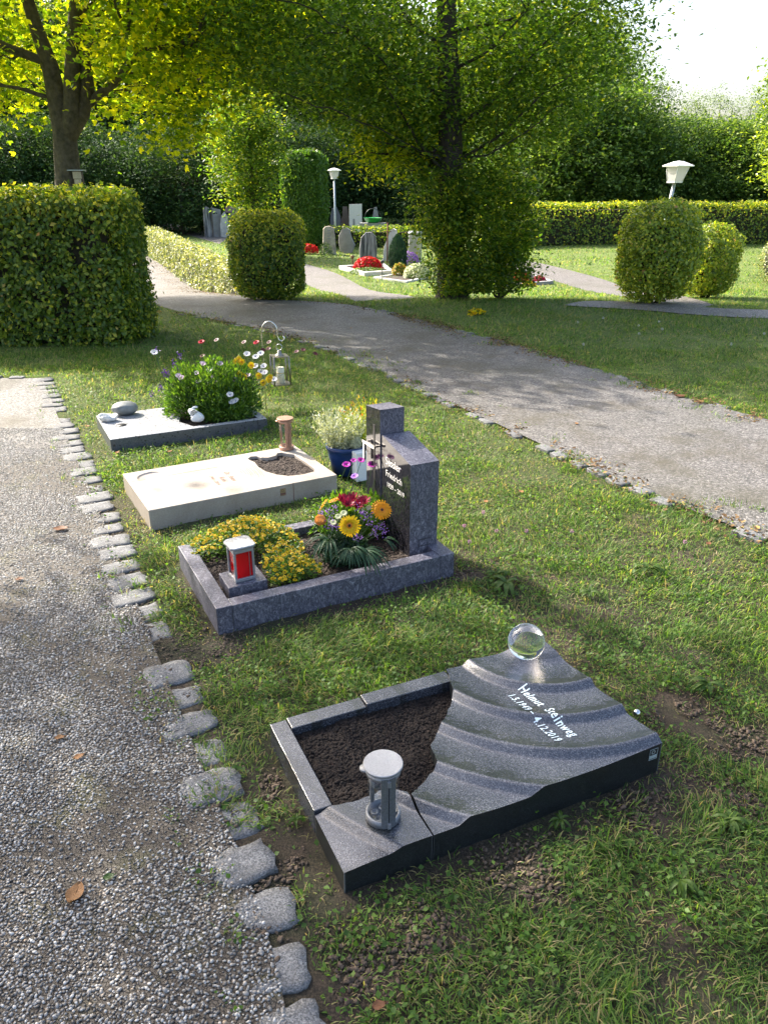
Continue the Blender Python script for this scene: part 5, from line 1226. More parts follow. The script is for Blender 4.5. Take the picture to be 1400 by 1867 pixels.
# unseen tree, placed left of the frame to shade the foreground
tree('offframe_shade_tree', 'leafy tree left of the pebble path, outside the picture, shading the front graves', (-7.0, 5.2, 0), [([(-7.0, 5.2, -.1), (-7.1, 5.2, 3), (-7, 5.3, 8)], [.25, .2, .06])], [(-6.15, 5.15, 6.6, 2.6, 2.6, 2.3, 620), (-8.6, 4.6, 6.6, 2.2, 2.2, 2.0, 300)], 22, .22, .13, M['hornb'], M['bark'], nl=30)
# ================================================================ LAMPS, BIRD BOX, FAR GRAVES
M['lampw'] = mat('white_lamp_metal', (.80, .80, .78), .4, var=.03); M['pole'] = mat('galvanised_pole', (.42, .46, .50), .45, .4, var=.08)
M['opal'] = leafmat('opal_glass', [(0, (.78, .79, .76)), (1, (.80, .80, .78))], .5, .3, .5, 1., (1, 1, 1))
def lamp(px, pytop, pybase_z, y, label, sc=1., lean=0.):
    top = pt(px, pytop, y); z0 = float(T(top.x, y)); O = V3((top.x-lean*(top.z-z0), y, z0)); t = thing('street_lamp', label, 'street lamp', O, None)
    def q(x, y_, z): return V3((O.x+x+lean*(z), O.y+y_, O.z+z))
    H = top.z-z0; mb = MB(); mb.tube([q(0, 0, -.05), q(0, 0, .8), q(0, 0, H-.42*sc)], [.045, .04, .034], 12); mb.build('pole', M['pole'], t)
    def ring(r, z, n=4): return [q(r*math.cos(PI/4+.45+2*PI*k/n), r*math.sin(PI/4+.45+2*PI*k/n), z) for k in range(n)]
    def loft(rs, name, mt, bev=0):
        mb = MB(); V = []; F = []
        for r, z in rs: V += ring(r*sc, H-z*sc)
        for i in range(len(rs)-1):
            for k in range(4): F.append((i*4+k, i*4+(k+1) % 4, (i+1)*4+(k+1) % 4, (i+1)*4+k))
        F += [tuple(range(4))[::-1], tuple(range(len(V)-4, len(V)))]; mb.add(V, F); return mb.build(name, mt, t)
    loft([(.15, .41), (.155, .385)], 'base_plate', M['lampw']); loft([(.14, .385), (.215, .10)], 'shade', M['opal']); loft([(.30, .11), (.31, .09), (.10, .015), (.0, 0)], 'roof', M['lampw'])
    mb = MB()
    for a, b in zip(ring(.145*sc, H-.385*sc), ring(.222*sc, H-.10*sc)): mb.tube([a, b], .008, 4)
    mb.build('frame', M['lampw'], t)
lamp(1238, 293, 0, 17.0, 'white square cemetery lamp leaning above the yellowing bush', 1.0, .10)
lamp(609, 306, 0, 34.0, 'slim white topped cemetery lamp beside the clipped hornbeam tower', 1.0, 0)
O = pt(143, 322, my-.12); t = thing('bird_box', 'wooden bird box with pale front hanging on the maple trunk', 'bird box', O)
M['wood1'] = mat('pale_wood', (.50, .42, .32), .7, var=.2, vs=60); M['wood2'] = mat('dark_wood', (.06, .045, .035), .8, var=.2)
MB().box((-.07, -.07, -.11), (.07, .07, .08), O, .2).build('box', M['wood2'], t); MB().box((-.062, -.078, -.03), (.062, -.071, .07), O, .2).box((-.05, -.078, -.105), (.05, -.071, -.036), O, .2).build('front', M['wood1'], t)
mb = MB(); MB().box((-.13, -.12, .082), (.11, .08, .095), O, .2).build('roof', M['pole'], t); mb.lathe([(.016, 0), (.016, .002), (0, .002)], (0, 0, 0), 16); ob = mb.build('entrance_hole', M['black'], t); ob.location = V3((.012, -.082, .03)); ob.rotation_euler = (PI/2, 0, .2)
M['hs1'] = mat('weathered_beige_stone', (.36, .31, .25), .85, var=.35, vs=6, bmp=.01); M['hs2'] = mat('grey_stone', (.26, .25, .25), .6, var=.2, vs=5)
M['hs4'] = mat('pale_rough_stone', (.50, .48, .45), .85, var=.25, vs=7, bmp=.01); M['hs5'] = mat('white_marble', (.62, .60, .56), .5, var=.08)
m, nt, b, o = nm('streaked_dark_stone'); c = ramp(nt, nz(nt, tc(nt, sc3=(9, 9, .8)), 2, 4), [(.4, (.04, .042, .05)), (.6, (.30, .29, .30))]); nt.links.new(c, b.inputs['Base Color']); b.inputs['Roughness'].default_value = .5; M['hs3'] = m
def hstone(px, pyb, pyt, wpx, prof, th, mt, label, Y=None, rot=0., extra=None, cat='headstone'):
    """upright slab whose outline prof is a list of (x -1..1, z 0..1)"""
    b = at(px, pyb); Y = Y or b.y; top = pt(px, pyt, Y); z0 = float(T(top.x, Y)); H = top.z-z0; W = wpx/1400*depth(V3((top.x, Y, z0+H/2)))/2
    O = V3((top.x, Y, z0-.02)); n = len(prof); c, s = math.cos(rot), math.sin(rot)
    def g(x, y, z): return (O.x+x*c-y*s, O.y+x*s+y*c, O.z+z)
    V = [g(x*W*.94, -th/2, z*H) for x, z in prof]+[g(x*W, -th/4, z*H) for x, z in prof]+[g(x*W, th/4, z*H) for x, z in prof]+[g(x*W*.94, th/2, z*H) for x, z in prof]
    F = [tuple(range(n)), tuple(range(3*n, 4*n))[::-1]]+[(r*n+i, r*n+n+i, r*n+n+(i+1) % n, r*n+(i+1) % n) for r in range(3) for i in range(n)]
    mb = MB(); mb.add(V, F); 
    t = thing('headstone', label, cat, O)
    mb.build('stone', mt, t)
    if extra: extra(t, g, W, H, th)
    return t
slabp = [(-1, 0), (1, 0), (.95, .6), (.8, .95), (.1, 1.), (-.8, .96), (-.98, .5)]
def pl_(t, g, W, H, th):
    mb = MB()
    for k in range(4): z = H*(.55+.09*k); mb.add([g(-.3*W, -th/2-.004, z), g(.25*W, -th/2-.004, z+.02), g(.2*W, -th/2-.004, z+.05), g(-.2*W, -th/2-.004, z+.04)], [(0, 1, 2, 3)])
    mb.build('carving', M['hs2'], t)
hstone(599, 464, 411, 26, [(-1, 0), (1, 0), (.9, .55), (.75, .93), (.2, 1.), (-.5, .98), (-.75, .9), (-.85, .5)], .22, M['hs1'], 'rough beige headstone beside the red begonia bush', None, .1, pl_)
hstone(632, 461, 414, 30, [(-.5, 0), (.6, 0), (.85, .2), (1, .33), (.6, .62), (.45, .8), (.4, .92), (.05, 1.), (-.55, .93), (-.95, .7), (-1, .4), (-.8, .1)], .2, M['hs2'], 'grey crescent shaped headstone, second in the front row', None, -.1)
hstone(671, 470, 422, 32, [(-1, 0), (1, 0), (1, .5), (.85, .85), (.4, 1.), (-.3, .98), (-.8, .8), (-1, .4)], .2, M['hs3'], 'dark rounded headstone with pale vertical streaks', None, .0)
hstone(711, 476, 415, 26, [(-1, 0), (1, 0), (1., .6), (.95, .95), (.5, 1.), (.1, .95), (-.3, .7), (-.8, .45)], .2, M['hs4'], 'tall pale rough headstone leaning beside a rusty pole', None, -.15)
q = at(706, 480); tag(MB().tube([(q.x, q.y, q.z-.1), (q.x+.01, q.y, q.z+1.15)], .02, 8).tube([(q.x-.12, q.y, q.z+.9), (q.x+.12, q.y, q.z+.9)], .012, 6).build('iron_cross', mat('rust', (.16, .06, .03), .8), base=q), 'thin rusty iron cross pole before the tall pale headstone', 'cross')
def cols(t, g, W, H, th):
    for x in (-.45, .45): MB().lathe([(W*.5, 0), (W*.5, H*.9), (W*.62, H*.92), (W*.62, H*.96), (0, H*1.02)], g(x*W, 0, 0), 14).build('column', M['hs5'], t)
hstone(757, 478, 420, 24, [(-1, 0), (1, 0), (1, 1), (-1, 1)], .1, M['hs4'], 'white headstone made of short columns, half hidden by the hornbeam', None, 0, cols)
def hole(t, g, W, H, th): MB().box((0, 0, 0), (W*.3, .006, H*.55), g(-.4*W, -th/2-.004, 0), 0).build('niche', M['hs2'], t)
hstone(648, 404, 371, 24, [(-1, 0), (1, 0), (1, 1), (-.95, .99)], .3, M['hs5'], 'white block headstone with a dark square niche in the far row', 37, 0, hole)
hstone(629, 404, 376, 17, [(-1, 0), (1, 0), (1, .65), (.7, .7), (.5, 1), (-.5, 1), (-.6, .65), (-1, .55)], .2, mat('brown_stone', (.12, .09, .08), .6), 'brown stepped headstone left of the white block in the far row', 37.5)
hstone(611, 402, 376, 19, [(-1, 0), (1, 0), (1, .7), (.3, 1), (-.6, .95), (-1, .6)], .2, mat('dark_slate', (.08, .085, .11), .5), 'dark slanted headstone partly behind the far lamp pole', 37)
hstone(684, 402, 376, 20, [(-1, 0), (1, 0), (.7, .6), (.3, 1), (-.2, .97), (-.6, .5)], .25, M['hs2'], 'jagged grey headstone behind the green bowl', 38)
hstone(376, 404, 376, 14, slabp, .15, M['hs3'], 'streaked leaning headstone, leftmost of the far left group', 36, .5)
hstone(393, 403, 377, 17, [(-1, 0), (1, 0), (1, .92), (-1, 1)], .2, M['hs2'], 'grey slab headstone, second in the far left group', 36.3, .5)
hstone(409, 402, 385, 18, [(-1, 0), (1, 0), (.95, .4), (.6, .8), (0, 1), (-.6, .85), (-1, .5)], .2, M['hs4'], 'low pale round topped headstone in the far left group', 36.2)
q = pt(424, 392, 36.5); z0 = float(T(q.x, 36.5)); O = V3((q.x, 36.5, z0)); t = thing('roofed_shrine', 'small grave shrine with a brown pitched roof in the far left group', 'shrine', O); w_ = .22
h_ = pt(424, 387, 36.5).z-z0
MB().box((-w_*.7, -.1, 0), (w_*.7, .1, h_), O).build('body', M['hs2'], t)
mb = MB(); zt = pt(424, 376, 36.5).z; mb.add([(O.x-w_*1.3, O.y-.2, z0+h_), (O.x+w_*1.5, O.y-.2, z0+h_), (O.x+w_*1.1, O.y, zt), (O.x-w_*1.3, O.y, zt), (O.x-w_*1.3, O.y+.2, z0+h_), (O.x+w_*1.5, O.y+.2, z0+h_)], [(0, 1, 2, 3), (5, 4, 3, 2), (0, 4, 5, 1), (0, 3, 4), (1, 5, 2)]); mb.build('roof', mat('brown_tiles', (.20, .13, .10), .7), t)
# bedding flowers
def bed(px, py, wpx, hpx, label, fm_, n=900, y=None, gm=None, name='bedding_flowers', cat='flowers'):
    c = at(px, py); d_ = depth(c); R_ = wpx/1400*d_/2; Hh = hpx/1400*d_; t = thing(name, label, cat, c)
    bushplant(t, c, (R_, R_*.7, Hh), n, .045, gm or M['herb'], .5, inner=.5)
    m_ = int(n*.7); d = sph(m_); d[:, 2] = np.abs(d[:, 2])*.8+.15; leafobj('blossoms', arr(c)+d*np.array([R_, R_*.7, Hh])*1.04, d+rng.normal(size=d.shape)*.5, .055, fm_, t, aspect=.8); return t
def kerbf(pts, h, label, mt, name='grave_kerb'):
    P_ = [at(*p) for p in pts]; c = sum(P_, V3())/len(P_); z = min(p.z for p in P_); mb = MB(); t = thing(name, label, 'grave', (c.x, c.y, z)); n = len(P_)
    ins = [p.lerp(c, .16) for p in P_]
    V = [(p.x, p.y, z-.05) for p in P_]+[(p.x, p.y, z+h) for p in P_]+[(p.x, p.y, z+h) for p in ins]+[(p.x, p.y, z-.05) for p in ins]
    mb.add(V, [(r*n+i, r*n+(i+1) % n, r*n+n+(i+1) % n, r*n+n+i) for r in range(3) for i in range(n)]); mb.build('kerb', mt, t)
    mb = MB(); mb.prism([(p.x, p.y) for p in ins], z-.04, z+h*.5); mb.build('soil', M['mulch'], t); return t
kerbf([(618, 491), (664, 504), (716, 500), (700, 486)], .10, 'pale stone kerbed grave with the dome of red begonias', M['hs5'])
kerbf([(680, 508), (740, 516), (780, 508), (730, 500)], .04, 'flat pale slab grave in front of the red begonia grave', M['hs5'], 'grave_slab')
kerbf([(920, 524), (1008, 518), (975, 506), (900, 510)], .08, 'grey kerbed grave with orange flowers right of the hornbeam', M['hs2'])
bed(671, 494, 50, 24, 'dome of bright red begonias on the pale kerbed grave', M['redf'], 1600)
bed(672, 499, 66, 10, 'pale groundcover skirt under the red begonia dome', M['birch'], 500)
bed(563, 463, 34, 17, 'red flower cushion left of the rough beige headstone', M['redf'], 1000)
bed(573, 452, 24, 18, 'red tipped bush leaning on the rough beige headstone', M['redf'], 400)
bed(352, 410, 14, 7, 'small red flower patch, left one below the far left headstones', M['redf'], 250); bed(372, 412, 26, 12, 'wider red flower patch below the far left headstones', M['redf'], 400)
bed(948, 516, 28, 22, 'orange flower cushion on the grey kerbed grave', M['orf'], 700); bed(982, 517, 22, 13, 'rose red flower cushion at the right end of the grey kerbed grave', M['pkf'], 500)
bed(963, 522, 24, 8, 'low yellow flower mat between orange and rose cushions', M['yel'], 300)
bed(728, 503, 26, 22, 'yellow green shrub beside the small blue cypress', M['autl'], 600, gm=M['birch'])
bed(762, 508, 50, 26, 'pale cream flowering clump beside the hornbeam foot', M['grnw'], 1100)
bed(745, 482, 34, 22, 'lavender clump behind the dwarf cypress', M['lil'], 500)
bed(595, 470, 24, 26, 'green shrub at the foot of the rough beige headstone', M['birch'], 300)
bed(395, 418, 50, 12, 'grey green groundcover below the far left headstones', M['hedgep'], 500)
q = at(725, 488); t = thing('dwarf_cypress', 'small dense blue green cypress beside the white columns', 'tree', q); Hh = pt(725, 431, q.y).z-q.z; d_ = depth(q); R_ = 17/1400*d_; n = 2600
M['cyp'] = leafmat('cypress_leaves', [(0, (.012, .045, .02)), (1, (.05, .12, .05))], .2, .5, .3, 1.2)
k = rng.random(n); a = rng.uniform(0, 2*PI, n); rr = R_*np.sin(PI*np.clip(k*.72+.28, 0, 1))**.6*rng.uniform(.75, 1.05, n); Pp = np.stack([q.x+rr*np.cos(a), q.y+rr*np.sin(a), q.z+k*Hh], 1)
leafobj('foliage', Pp, np.stack([np.cos(a), np.sin(a), 0*a+.3], 1)+rng.normal(size=(n, 3))*.3, .10, M['cyp'], t, D=np.stack([np.cos(a)*.25, np.sin(a)*.25, 0*a+1], 1), aspect=.25)
MB().tube([q, q+V3((0, 0, Hh*.8))], [.05, .02], 6).build('trunk', M['barkd'], t)
q = pt(680, 404, 35); z0 = q.z-.05; O = V3((q.x, 35, z0)); M['grn'] = mat('green_plastic', (.02, .30, .06), .35)
t = thing('green_bowl', 'bright green plastic tub on a stone ledge behind the front headstones', 'tub', O); MB().lathe([(.18, .0), (.30, .05), (.40, .20), (.42, .21), (.38, .19), (.26, .06), (0, .03)], O, 24).build('tub', M['grn'], t)
MB().tube([(O.x+.36*math.cos(a), O.y, O.z+.15+.42*math.sin(a)) for a in np.linspace(0, PI, 14)], .015, 6).build('handle', M['black'], t)
zb = float(T(O.x, 35)); tag(MB().box((-.55, -.3, 0), (.55, .3, z0-zb), (O.x, O.y, zb)).build('stone_ledge', M['hs2'], base=(O.x, O.y, zb)), 'low grey stone ledge under the green tub', 'ledge')
q = at(800, 503); 
q = pt(732, 491, at(732, 512).y); b_ = at(697, 515); tag(MB().tube([at(697, 512), at(697, 512)+V3((0, 0, .42))], .012, 6).lathe([(.04, .42), (.055, .46), (.0, .50)], at(697, 512), 12).build('grave_light', M['black'], base=at(697, 512)), 'thin dark grave light on a stake at the pale slab grave', 'grave light')
q = at(643, 489); tag(MB().tube([q, q+V3((0, 0, .28))], .018, 8).lathe([(.03, .26), (.06, .31), (.05, .34), (0, .36)], q, 12).build('grave_light', mat('bronze', (.16, .10, .05), .5, .4), base=q), 'bronze stake light left of the red begonia dome', 'grave light')
# ================================================================ GRASS
def gnoise(x, y): return fbm(x, y, 1.7, 31, 4)
polys = list(PG.values())
GR_ = [(F1, 1.0, .60), (F2, LU, LV), (F3, L3, W3), (F4, L4, W4)]
def grass_mask(x, y, near=True):
    k = rng.random(len(x)); ok = np.ones(len(x), bool)
    for key, pg in PG.items():
        inside = inpoly(x, y, pg)
        if key in ('left', 'main'):
            line = EDGE2 if key == 'left' else ne
            dd = pldist(x, y, line)
            if key == 'main': dd = np.minimum(dd, pldist(x, y, fe))
            edge = fbm(x, y, 5, 41, 3)
            fringe = inside & (dd < .02+.34*sst(.42, .72, edge)) & (fbm(x, y, 14, 44, 2) > .46) & (k < .6)
            if key == 'left': fringe = inside & (dd < .13) & (fbm(x, y, 12, 47, 2) > .60) & (k < .5)
            ok &= (~inside) | fringe
            if key == 'left': ok &= ~((dd < .075) & (~inside) & (fbm(x, y, 10, 48, 2) < .56))
        else: ok &= ~inside
    dens = np.ones(len(x))
    for fr, L, W in GR_:
        dx, dy = x-fr.O[0], y-fr.O[1]; u = dx*fr.c+dy*fr.s; v = -dx*fr.s+dy*fr.c
        ok &= ~((u > -.004) & (u < L+.004) & (v > -.004) & (v < W+.004))
        du = np.maximum(np.maximum(-u, u-L), 0); dv = np.maximum(np.maximum(-v, v-W), 0); d = np.hypot(du, dv)
        if fr is F1 or fr is F2: 
            wd = .10 if fr is F2 else .16
            dens *= 1-.85*(1-sst(.0, wd, d+.14*(fbm(x, y, 6, 55, 3)-.5)))
        else: dens *= 1-.5*(1-sst(0, .06, d))
    # torn soil right of and below grave 1, and along the setts
    for (a, b, r, s) in SOILP:
        dens *= 1-s*(1-sst(.35, 1., np.hypot((x-a)/r, (y-b)/(r*.8))+.9*(fbm(x, y, 7, 61, 3)-.5)))
    pn = fbm(x, y, 3.1, 71, 3); dens *= .55+.45*sst(.28, .5, pn)
    ok &= k < dens
    return ok, dens
SOILP = [(.98, 2.05, .17, .95), (1.15, 1.92, .18, .9), (.75, 1.60, .18, .7), (1.0, 1.68, .15, .6), (.35, 1.42, .17, .75), (-.28, 1.45, .15, .9), (-.33, 1.72, .12, .7), (.1, 1.24, .15, .5), (-.62, 2.42, .17, .85), (.38, 3.02, .10, .9), (-1.25, 3.7, .10, .8), (.9, 1.45, .15, .4), (-.05, 1.15, .12, .6)]
def gen(y0, y1, dens, hmin, hmax, wd, seg, hedge_clear=True):
    xm = lambda y: .52*(y*CT+1.6*ST)+.35; area = (y1-y0)*2*xm(y1); n = int(area*dens)
    y = rng.uniform(y0, y1, n); x = rng.uniform(-1, 1, n)*xm(y1); k = np.abs(x) < xm(y); x, y = x[k], y[k]
    ok, dn = grass_mask(x, y); x, y, dn = x[ok], y[ok], dn[ok]; n = len(x)
    tall = .6*fbm(x, y, 1.3, 81, 3)+.4*fbm(x, y, 8, 82, 2); h = rng.uniform(hmin, hmax, n)*(.55+.9*sst(.3, .7, tall))*(.5+.5*dn); a = rng.uniform(0, 2*PI, n)
    comb = fbm(x, y, 2.3, 91, 2)*4*PI; a = np.where(rng.random(n) < .5, comb+rng.normal(size=n)*.6, a)
    lean = np.clip(rng.normal(size=n)*.38+1.0, .1, 1.5); w_ = wd*rng.uniform(.6, 1.3, n)
    z = T(x, y)-.012*(y < 6)
    dx, dy = np.cos(a), np.sin(a); px_, py_ = -dy, dx; tw = rng.uniform(-.8, .8, n); px_, py_ = px_*np.cos(tw)+dx*np.sin(tw), py_*np.cos(tw)+dy*np.sin(tw)
    rows = []; F = []
    if seg == 1: ks = ((0, 1.), (1., 0.))
    elif seg == 2: ks = ((0, .7), (.5, 1.), (1., 0.))
    else: ks = ((0, .6), (.35, 1.), (.7, .8), (1., 0.))
    for t, ww in ks:
        ang = lean*(.35+.85*t); hh = h*t; X_ = x+dx*np.sin(ang)*hh; Y_ = y+dy*np.sin(ang)*hh; Z_ = z+np.maximum(np.cos(ang), .12)*hh
        if ww > 0: rows += [np.stack([X_-px_*w_*ww/2, Y_-py_*w_*ww/2, Z_], 1), np.stack([X_+px_*w_*ww/2, Y_+py_*w_*ww/2, Z_], 1)]
        else: rows.append(np.stack([X_, Y_, Z_], 1))
    V = np.stack(rows, 1); m_ = V.shape[1]; f = []
    for i in range(len(ks)-2): b = 2*i; f += [(b, b+1, b+3), (b, b+3, b+2)]
    b = 2*(len(ks)-2); f.append((b, b+1, b+2)); f = np.array(f)
    F = (np.arange(n)[:, None, None]*m_+f[None]).reshape(-1, 3)
    patch = (fbm(x, y, .9, 95, 3)-.5)*.35; r = np.clip(rng.random(n)**1.1*.93+patch, 0, .97); dry = rng.random(n) < .13+.14*(dn < .6); r[dry] = rng.uniform(.9, 1, dry.sum())
    return V.reshape(-1, 3), F, np.repeat(r, len(f))
Vs, Fs, Rs = [], [], []; nv = 0
for args in ((.7, 2.6, 24000, .012, .052, .0029, 3), (2.6, 4.6, 14000, .018, .055, .0036, 2), (4.6, 8, 5200, .02, .055, .005, 2), (8, 13, 2000, .025, .065, .009, 1), (13, 22, 520, .03, .08, .018, 1), (22, 34, 170, .03, .09, .035, 1)):
    V, F, R_ = gen(*args); Vs.append(V); Fs.append(F+nv); Rs.append(R_); nv += len(V)
# small clover and weed leaves between the blades
def weeds(y0, y1, dens, s0, s1, asp=.8):
    xm = .52*(y1*CT+1.6*ST)+.3; n = int((y1-y0)*2*xm*dens); x = rng.uniform(-xm, xm, n); y = rng.uniform(y0, y1, n); k = fbm(x, y, 3.7, 103, 3) > .47; x, y = x[k], y[k]; ok, dn = grass_mask(x, y); x, y = x[ok], y[ok]; n = len(x)
    P_ = np.stack([x, y, T(x, y)+rng.uniform(-.004, .022, n)], 1); V, F, m_ = leaves(P_, np.array([0, 0, 1.])+rng.normal(size=P_.shape)*.45, rng.uniform(s0, s1, n), aspect=asp); return V, F, np.repeat(rng.uniform(.05, .62, n), m_)
for args in ((.7, 2.8, 3800, .008, .019), (2.8, 5, 2200, .009, .02), (5, 9, 500, .012, .03)):
    V, F, R_ = weeds(*args); Vs.append(V); Fs.append(F+nv); Rs.append(R_); nv += len(V)
tag(amesh('grass', np.concatenate(Vs), np.concatenate(Fs), M['grass'], face=np.concatenate(Rs)), 'short mixed lawn grass with clover between graves and paths', 'grass', kind='stuff')
print('grass tris', sum(len(f) for f in Fs))
# soil clods
cx_ = []; cy_ = []
for (a, b, r, s) in SOILP:
    m_ = int(4200*r); cx_.append(a+rng.normal(size=m_)*r*.5); cy_.append(b+rng.normal(size=m_)*r*.42)
el = np.array([tuple(p) for p in bylen(EDGE2, 600)]); q_ = el[rng.integers(0, 330, 2600)]; q_ = q_+np.stack([rng.normal(size=2600)*.06, rng.normal(size=2600)*.03], 1); cx_.append(q_[:, 0]+.02); cy_.append(q_[:, 1])
cx_ = np.concatenate(cx_); cy_ = np.concatenate(cy_)
keep = fbm(cx_, cy_, 6, 133, 3) > .42; cx_, cy_ = cx_[keep], cy_[keep]
ok = np.ones(len(cx_), bool)
for fr, L, W in GR_:
    dx, dy = cx_-fr.O[0], cy_-fr.O[1]; u = dx*fr.c+dy*fr.s; v = -dx*fr.s+dy*fr.c; ok &= ~((u > -.012) & (u < L+.012) & (v > -.012) & (v < W+.012))
cx_, cy_ = cx_[ok], cy_[ok]; V, F = blobs(cx_, cy_, T(cx_, cy_)-.009*np.clip((pldist(cx_, cy_, EDGE)-.05)/.12, -.5, 1), .0065*rng.random(len(cx_))**2.6+.0015, .65, .45)
tag(amesh('soil_crumbs', V, F, M['clod']), 'crumbly brown earth torn up around the new graves', 'soil', kind='stuff')
# broad leaved weeds
M['weed'] = leafmat('weed_leaves', [(0, (.03, .07, .012)), (1, (.09, .15, .03))], .4, .5, .3, 1.6)
def rosette(px, py, label, n=9, L=.09, w_=.026, rr=(.25, .6)):
    c = at(px, py); t = frond(None, (c.x, c.y, c.z+.01), [Vector((math.cos(a), math.sin(a), rng.uniform(.15, .8))) for a in rng.uniform(0, 2*PI, n)], M['weed'], 'broadleaf_weed', L*.8, w_*.9)
    tag(t, label, 'weed'); return t
for px, py, l, L in ((922, 1066, 'plantain rosette in the grass up from the glass globe', .12), (905, 1050, 'small plantain beside the headstone kerb corner', .08), (1180, 1040, 'tuft of broad blades in the right lawn', .11), (1075, 1085, 'plantain weed in the middle of the lawn right of the headstone', .07), (1240, 1610, 'broad leaf weed near the lower right corner', .07), (1330, 1500, 'bright weed right of the black slab', .07), (1020, 1500, 'small weed below the front edge of the black slab', .05), (590, 1490, 'grass tuft at the left corner of the black slab', .05), (760, 700, 'weed on the near edge of the curving path', .09), (540, 1500, 'low weed beside the pebble path near the lantern', .04), (1290, 1250, 'bright tuft above the silver ball', .09)): rosette(px, py, l, 10, L, L*.2)
# clover heads and dandelion clocks
M['clov'] = pmat('clover_pink', (.55, .28, .42)); M['puff'] = pmat('seed_head', (.62, .62, .56))
def puff(px, py, r, h, mt, name, label, cat, grp):
    c = at(px, py); t = thing(name, label, cat, c, grp); d = sph(26); leafobj('head', arr(c)+np.array([0, 0, h])+d*r*.5, rng.normal(size=d.shape), r*1.1, mt, t, D=d, aspect=.5); MB().tube([c, c+V3((0, 0, h))], .002, 4).build('stalk', M['stem'], t)
for px, py in ((904, 985), (880, 950), (1040, 985), (845, 975), (958, 985), (855, 1005), (1245, 1005)): puff(px, py, .008, .05, M['clov'], 'clover_flower', 'pink clover head in the lawn right of the headstone', 'flower', 'pink clover heads')
for px, py in ((1163, 620), (1162, 604), (1098, 590), (1199, 597), (1205, 611), (1062, 640), (1330, 640), (1390, 620), (1052, 598)): puff(px, py, .011, .07, M['puff'], 'dandelion_clock', 'white dandelion seed head in the lawn beyond the curving path', 'flower', 'dandelion seed heads')
q = at(860, 572); bed(868, 574, 26, 8, 'small yellow wildflowers in the grass before the hornbeam', M['yel'], 90)
# fallen leaves
M['fall'] = leafmat('fallen_leaf', [(0, (.30, .15, .06)), (.5, (.42, .22, .09)), (1, (.50, .33, .18))], .2, .6, .3, 1.); M['fallr'] = leafmat('fallen_red_leaf', [(0, (.17, .075, .035)), (1, (.28, .13, .06))], .2, .6, .3, 1.)
def fleaf(px, py, s, mt, label, rot, grp=None, curl=.25):
    c = at(px, py); n = 9; V = []; F = []
    for i in range(n):
        k = i/(n-1); w_ = s*.36*math.sin(PI*min(1, k*.93+.04))**.8; x = (k-.5)*s
        for j in (-1, -.5, 0, .5, 1): V.append((x, j*w_, .008+curl*s*(j*j*.35+(k-.5)**2)*.8+.002*math.sin(k*9+j*4)))
    for i in range(n-1):
        for j in range(4): q = i*5+j; F.append((q, q+1, q+6, q+5))
    V = [(c.x+x*math.cos(rot)-y*math.sin(rot), c.y+x*math.sin(rot)+y*math.cos(rot), c.z+z+.004) for x, y, z in V]
    mb = MB(); mb.add(V, F, 0, True); mb.tube([V[2], V[22], V[42], tuple(V3(V[42])+(V3(V[42])-V3(V[22]))*.5)], .0009, 4); return tag(mb.build('fallen_leaf', mt, base=c), label, 'leaf', grp)
fleaf(139, 1635, .058, M['fall'], 'large tan fallen leaf on the pebble path at lower left', 1.45)
fleaf(112, 968, .07, M['fallr'], 'curled rusty brown leaf on the pebble path left of the blue kerb', .1)
fleaf(200, 1605, .028, M['herb'], 'small green leaf on the pebble path beside the tan leaf', .4)
fleaf(145, 1385, .03, M['fall'], 'small curled brown leaf halfway up the pebble path', .7); fleaf(110, 1350, .03, M['fall'], 'small tan leaf near the left frame edge of the pebble path', .2)
fleaf(37, 1060, .035, M['fallr'], 'tiny rusty leaf on the pebble path at the left frame edge', .2); fleaf(240, 895, .05, M['fall'], 'orange leaf at the left corner of the beige slab', .5)
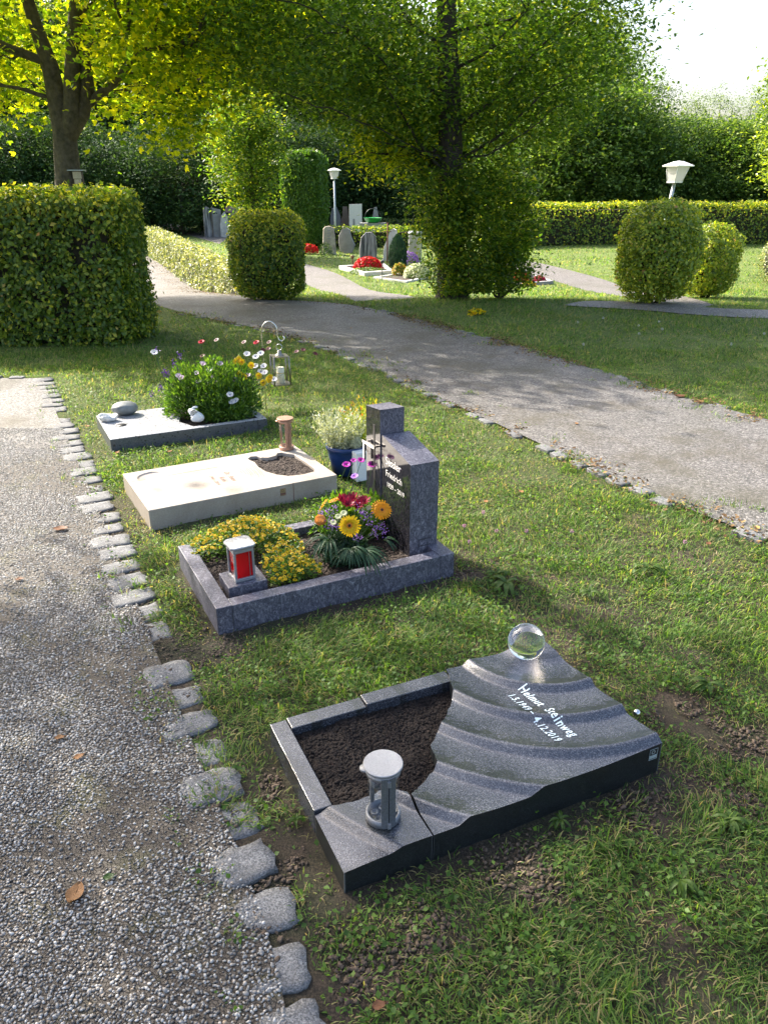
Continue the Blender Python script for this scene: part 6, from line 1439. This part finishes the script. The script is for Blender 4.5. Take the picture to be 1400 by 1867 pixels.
fleaf(690, 1840, .03, M['fallr'], 'rusty leaf in the grass at the bottom frame edge', .3); fleaf(1240, 725, .10, M['fallr'], 'curled brown leaf on the far edge of the curving path', .2); fleaf(1275, 735, .08, M['fallr'], 'darker curled leaf beside the far path edge', .9)
for px, py, l in ((40, 630, 'under the left hedge'), (90, 640, 'under the left hedge'), (150, 660, 'on the lawn behind the speckled slab'), (185, 620, 'on the lawn behind the speckled slab'), (230, 665, 'on the lawn behind the speckled slab'), (90, 676, 'at the far end of the pebble path'), (30, 668, 'at the far end of the pebble path'), (160, 780, 'beside the speckled slab'), (215, 828, 'between speckled and beige slab'), (310, 826, 'between speckled and beige slab'), (1190, 925, 'in the right lawn'), (950, 900, 'in the right lawn'), (885, 918, 'in the right lawn'), (1290, 995, 'in the right lawn'), (700, 640, 'on the curving path'), (640, 600, 'on the curving path'), (1050, 775, 'on the curving path'), (1010, 1230, 'in the right lawn')):
    fleaf(px, py, .036, M['fallr'] if rng.random() < .5 else M['fall'], 'small brown fallen leaf '+l, rng.uniform(0, 3), 'small brown fallen leaves')

# leaf litter drifting along the path edges and under the low hedge
lx, ly = [], []
for pl, n_, sg in ((ne, 2600, .07), (fe, 3200, .10), ([A.to_2d(), B.to_2d()], 3800, .22), (farE[3:7], 1600, .15)):
    q_ = np.array([tuple(p) for p in bylen(pl, 500)])[rng.integers(0, 500, n_)]; q_ = q_+rng.normal(size=q_.shape)*sg; lx.append(q_[:, 0]); ly.append(q_[:, 1])
lx = np.concatenate(lx); ly = np.concatenate(ly); k = fbm(lx, ly, 3, 151, 3) > .42; lx, ly = lx[k], ly[k]; n_ = len(lx)
PP = np.stack([lx, ly, T(lx, ly)+.010+rng.random(n_)*.006], 1)
M['litter'] = leafmat('dry_leaf_litter', [(0, (.05, .03, .015)), (.5, (.16, .10, .05)), (.85, (.30, .19, .09)), (1, (.38, .30, .10))], .15, .8, .1, 1., (1, 1, 1))
tag(leafobj('leaf_litter', PP, np.array([0, 0, 1.])+rng.normal(size=PP.shape)*.35, rng.uniform(.008, .034, n_), M['litter'], None, aspect=.6), 'brown dry leaf litter gathered along the path edges and hedge foot', 'leaf litter', kind='stuff')
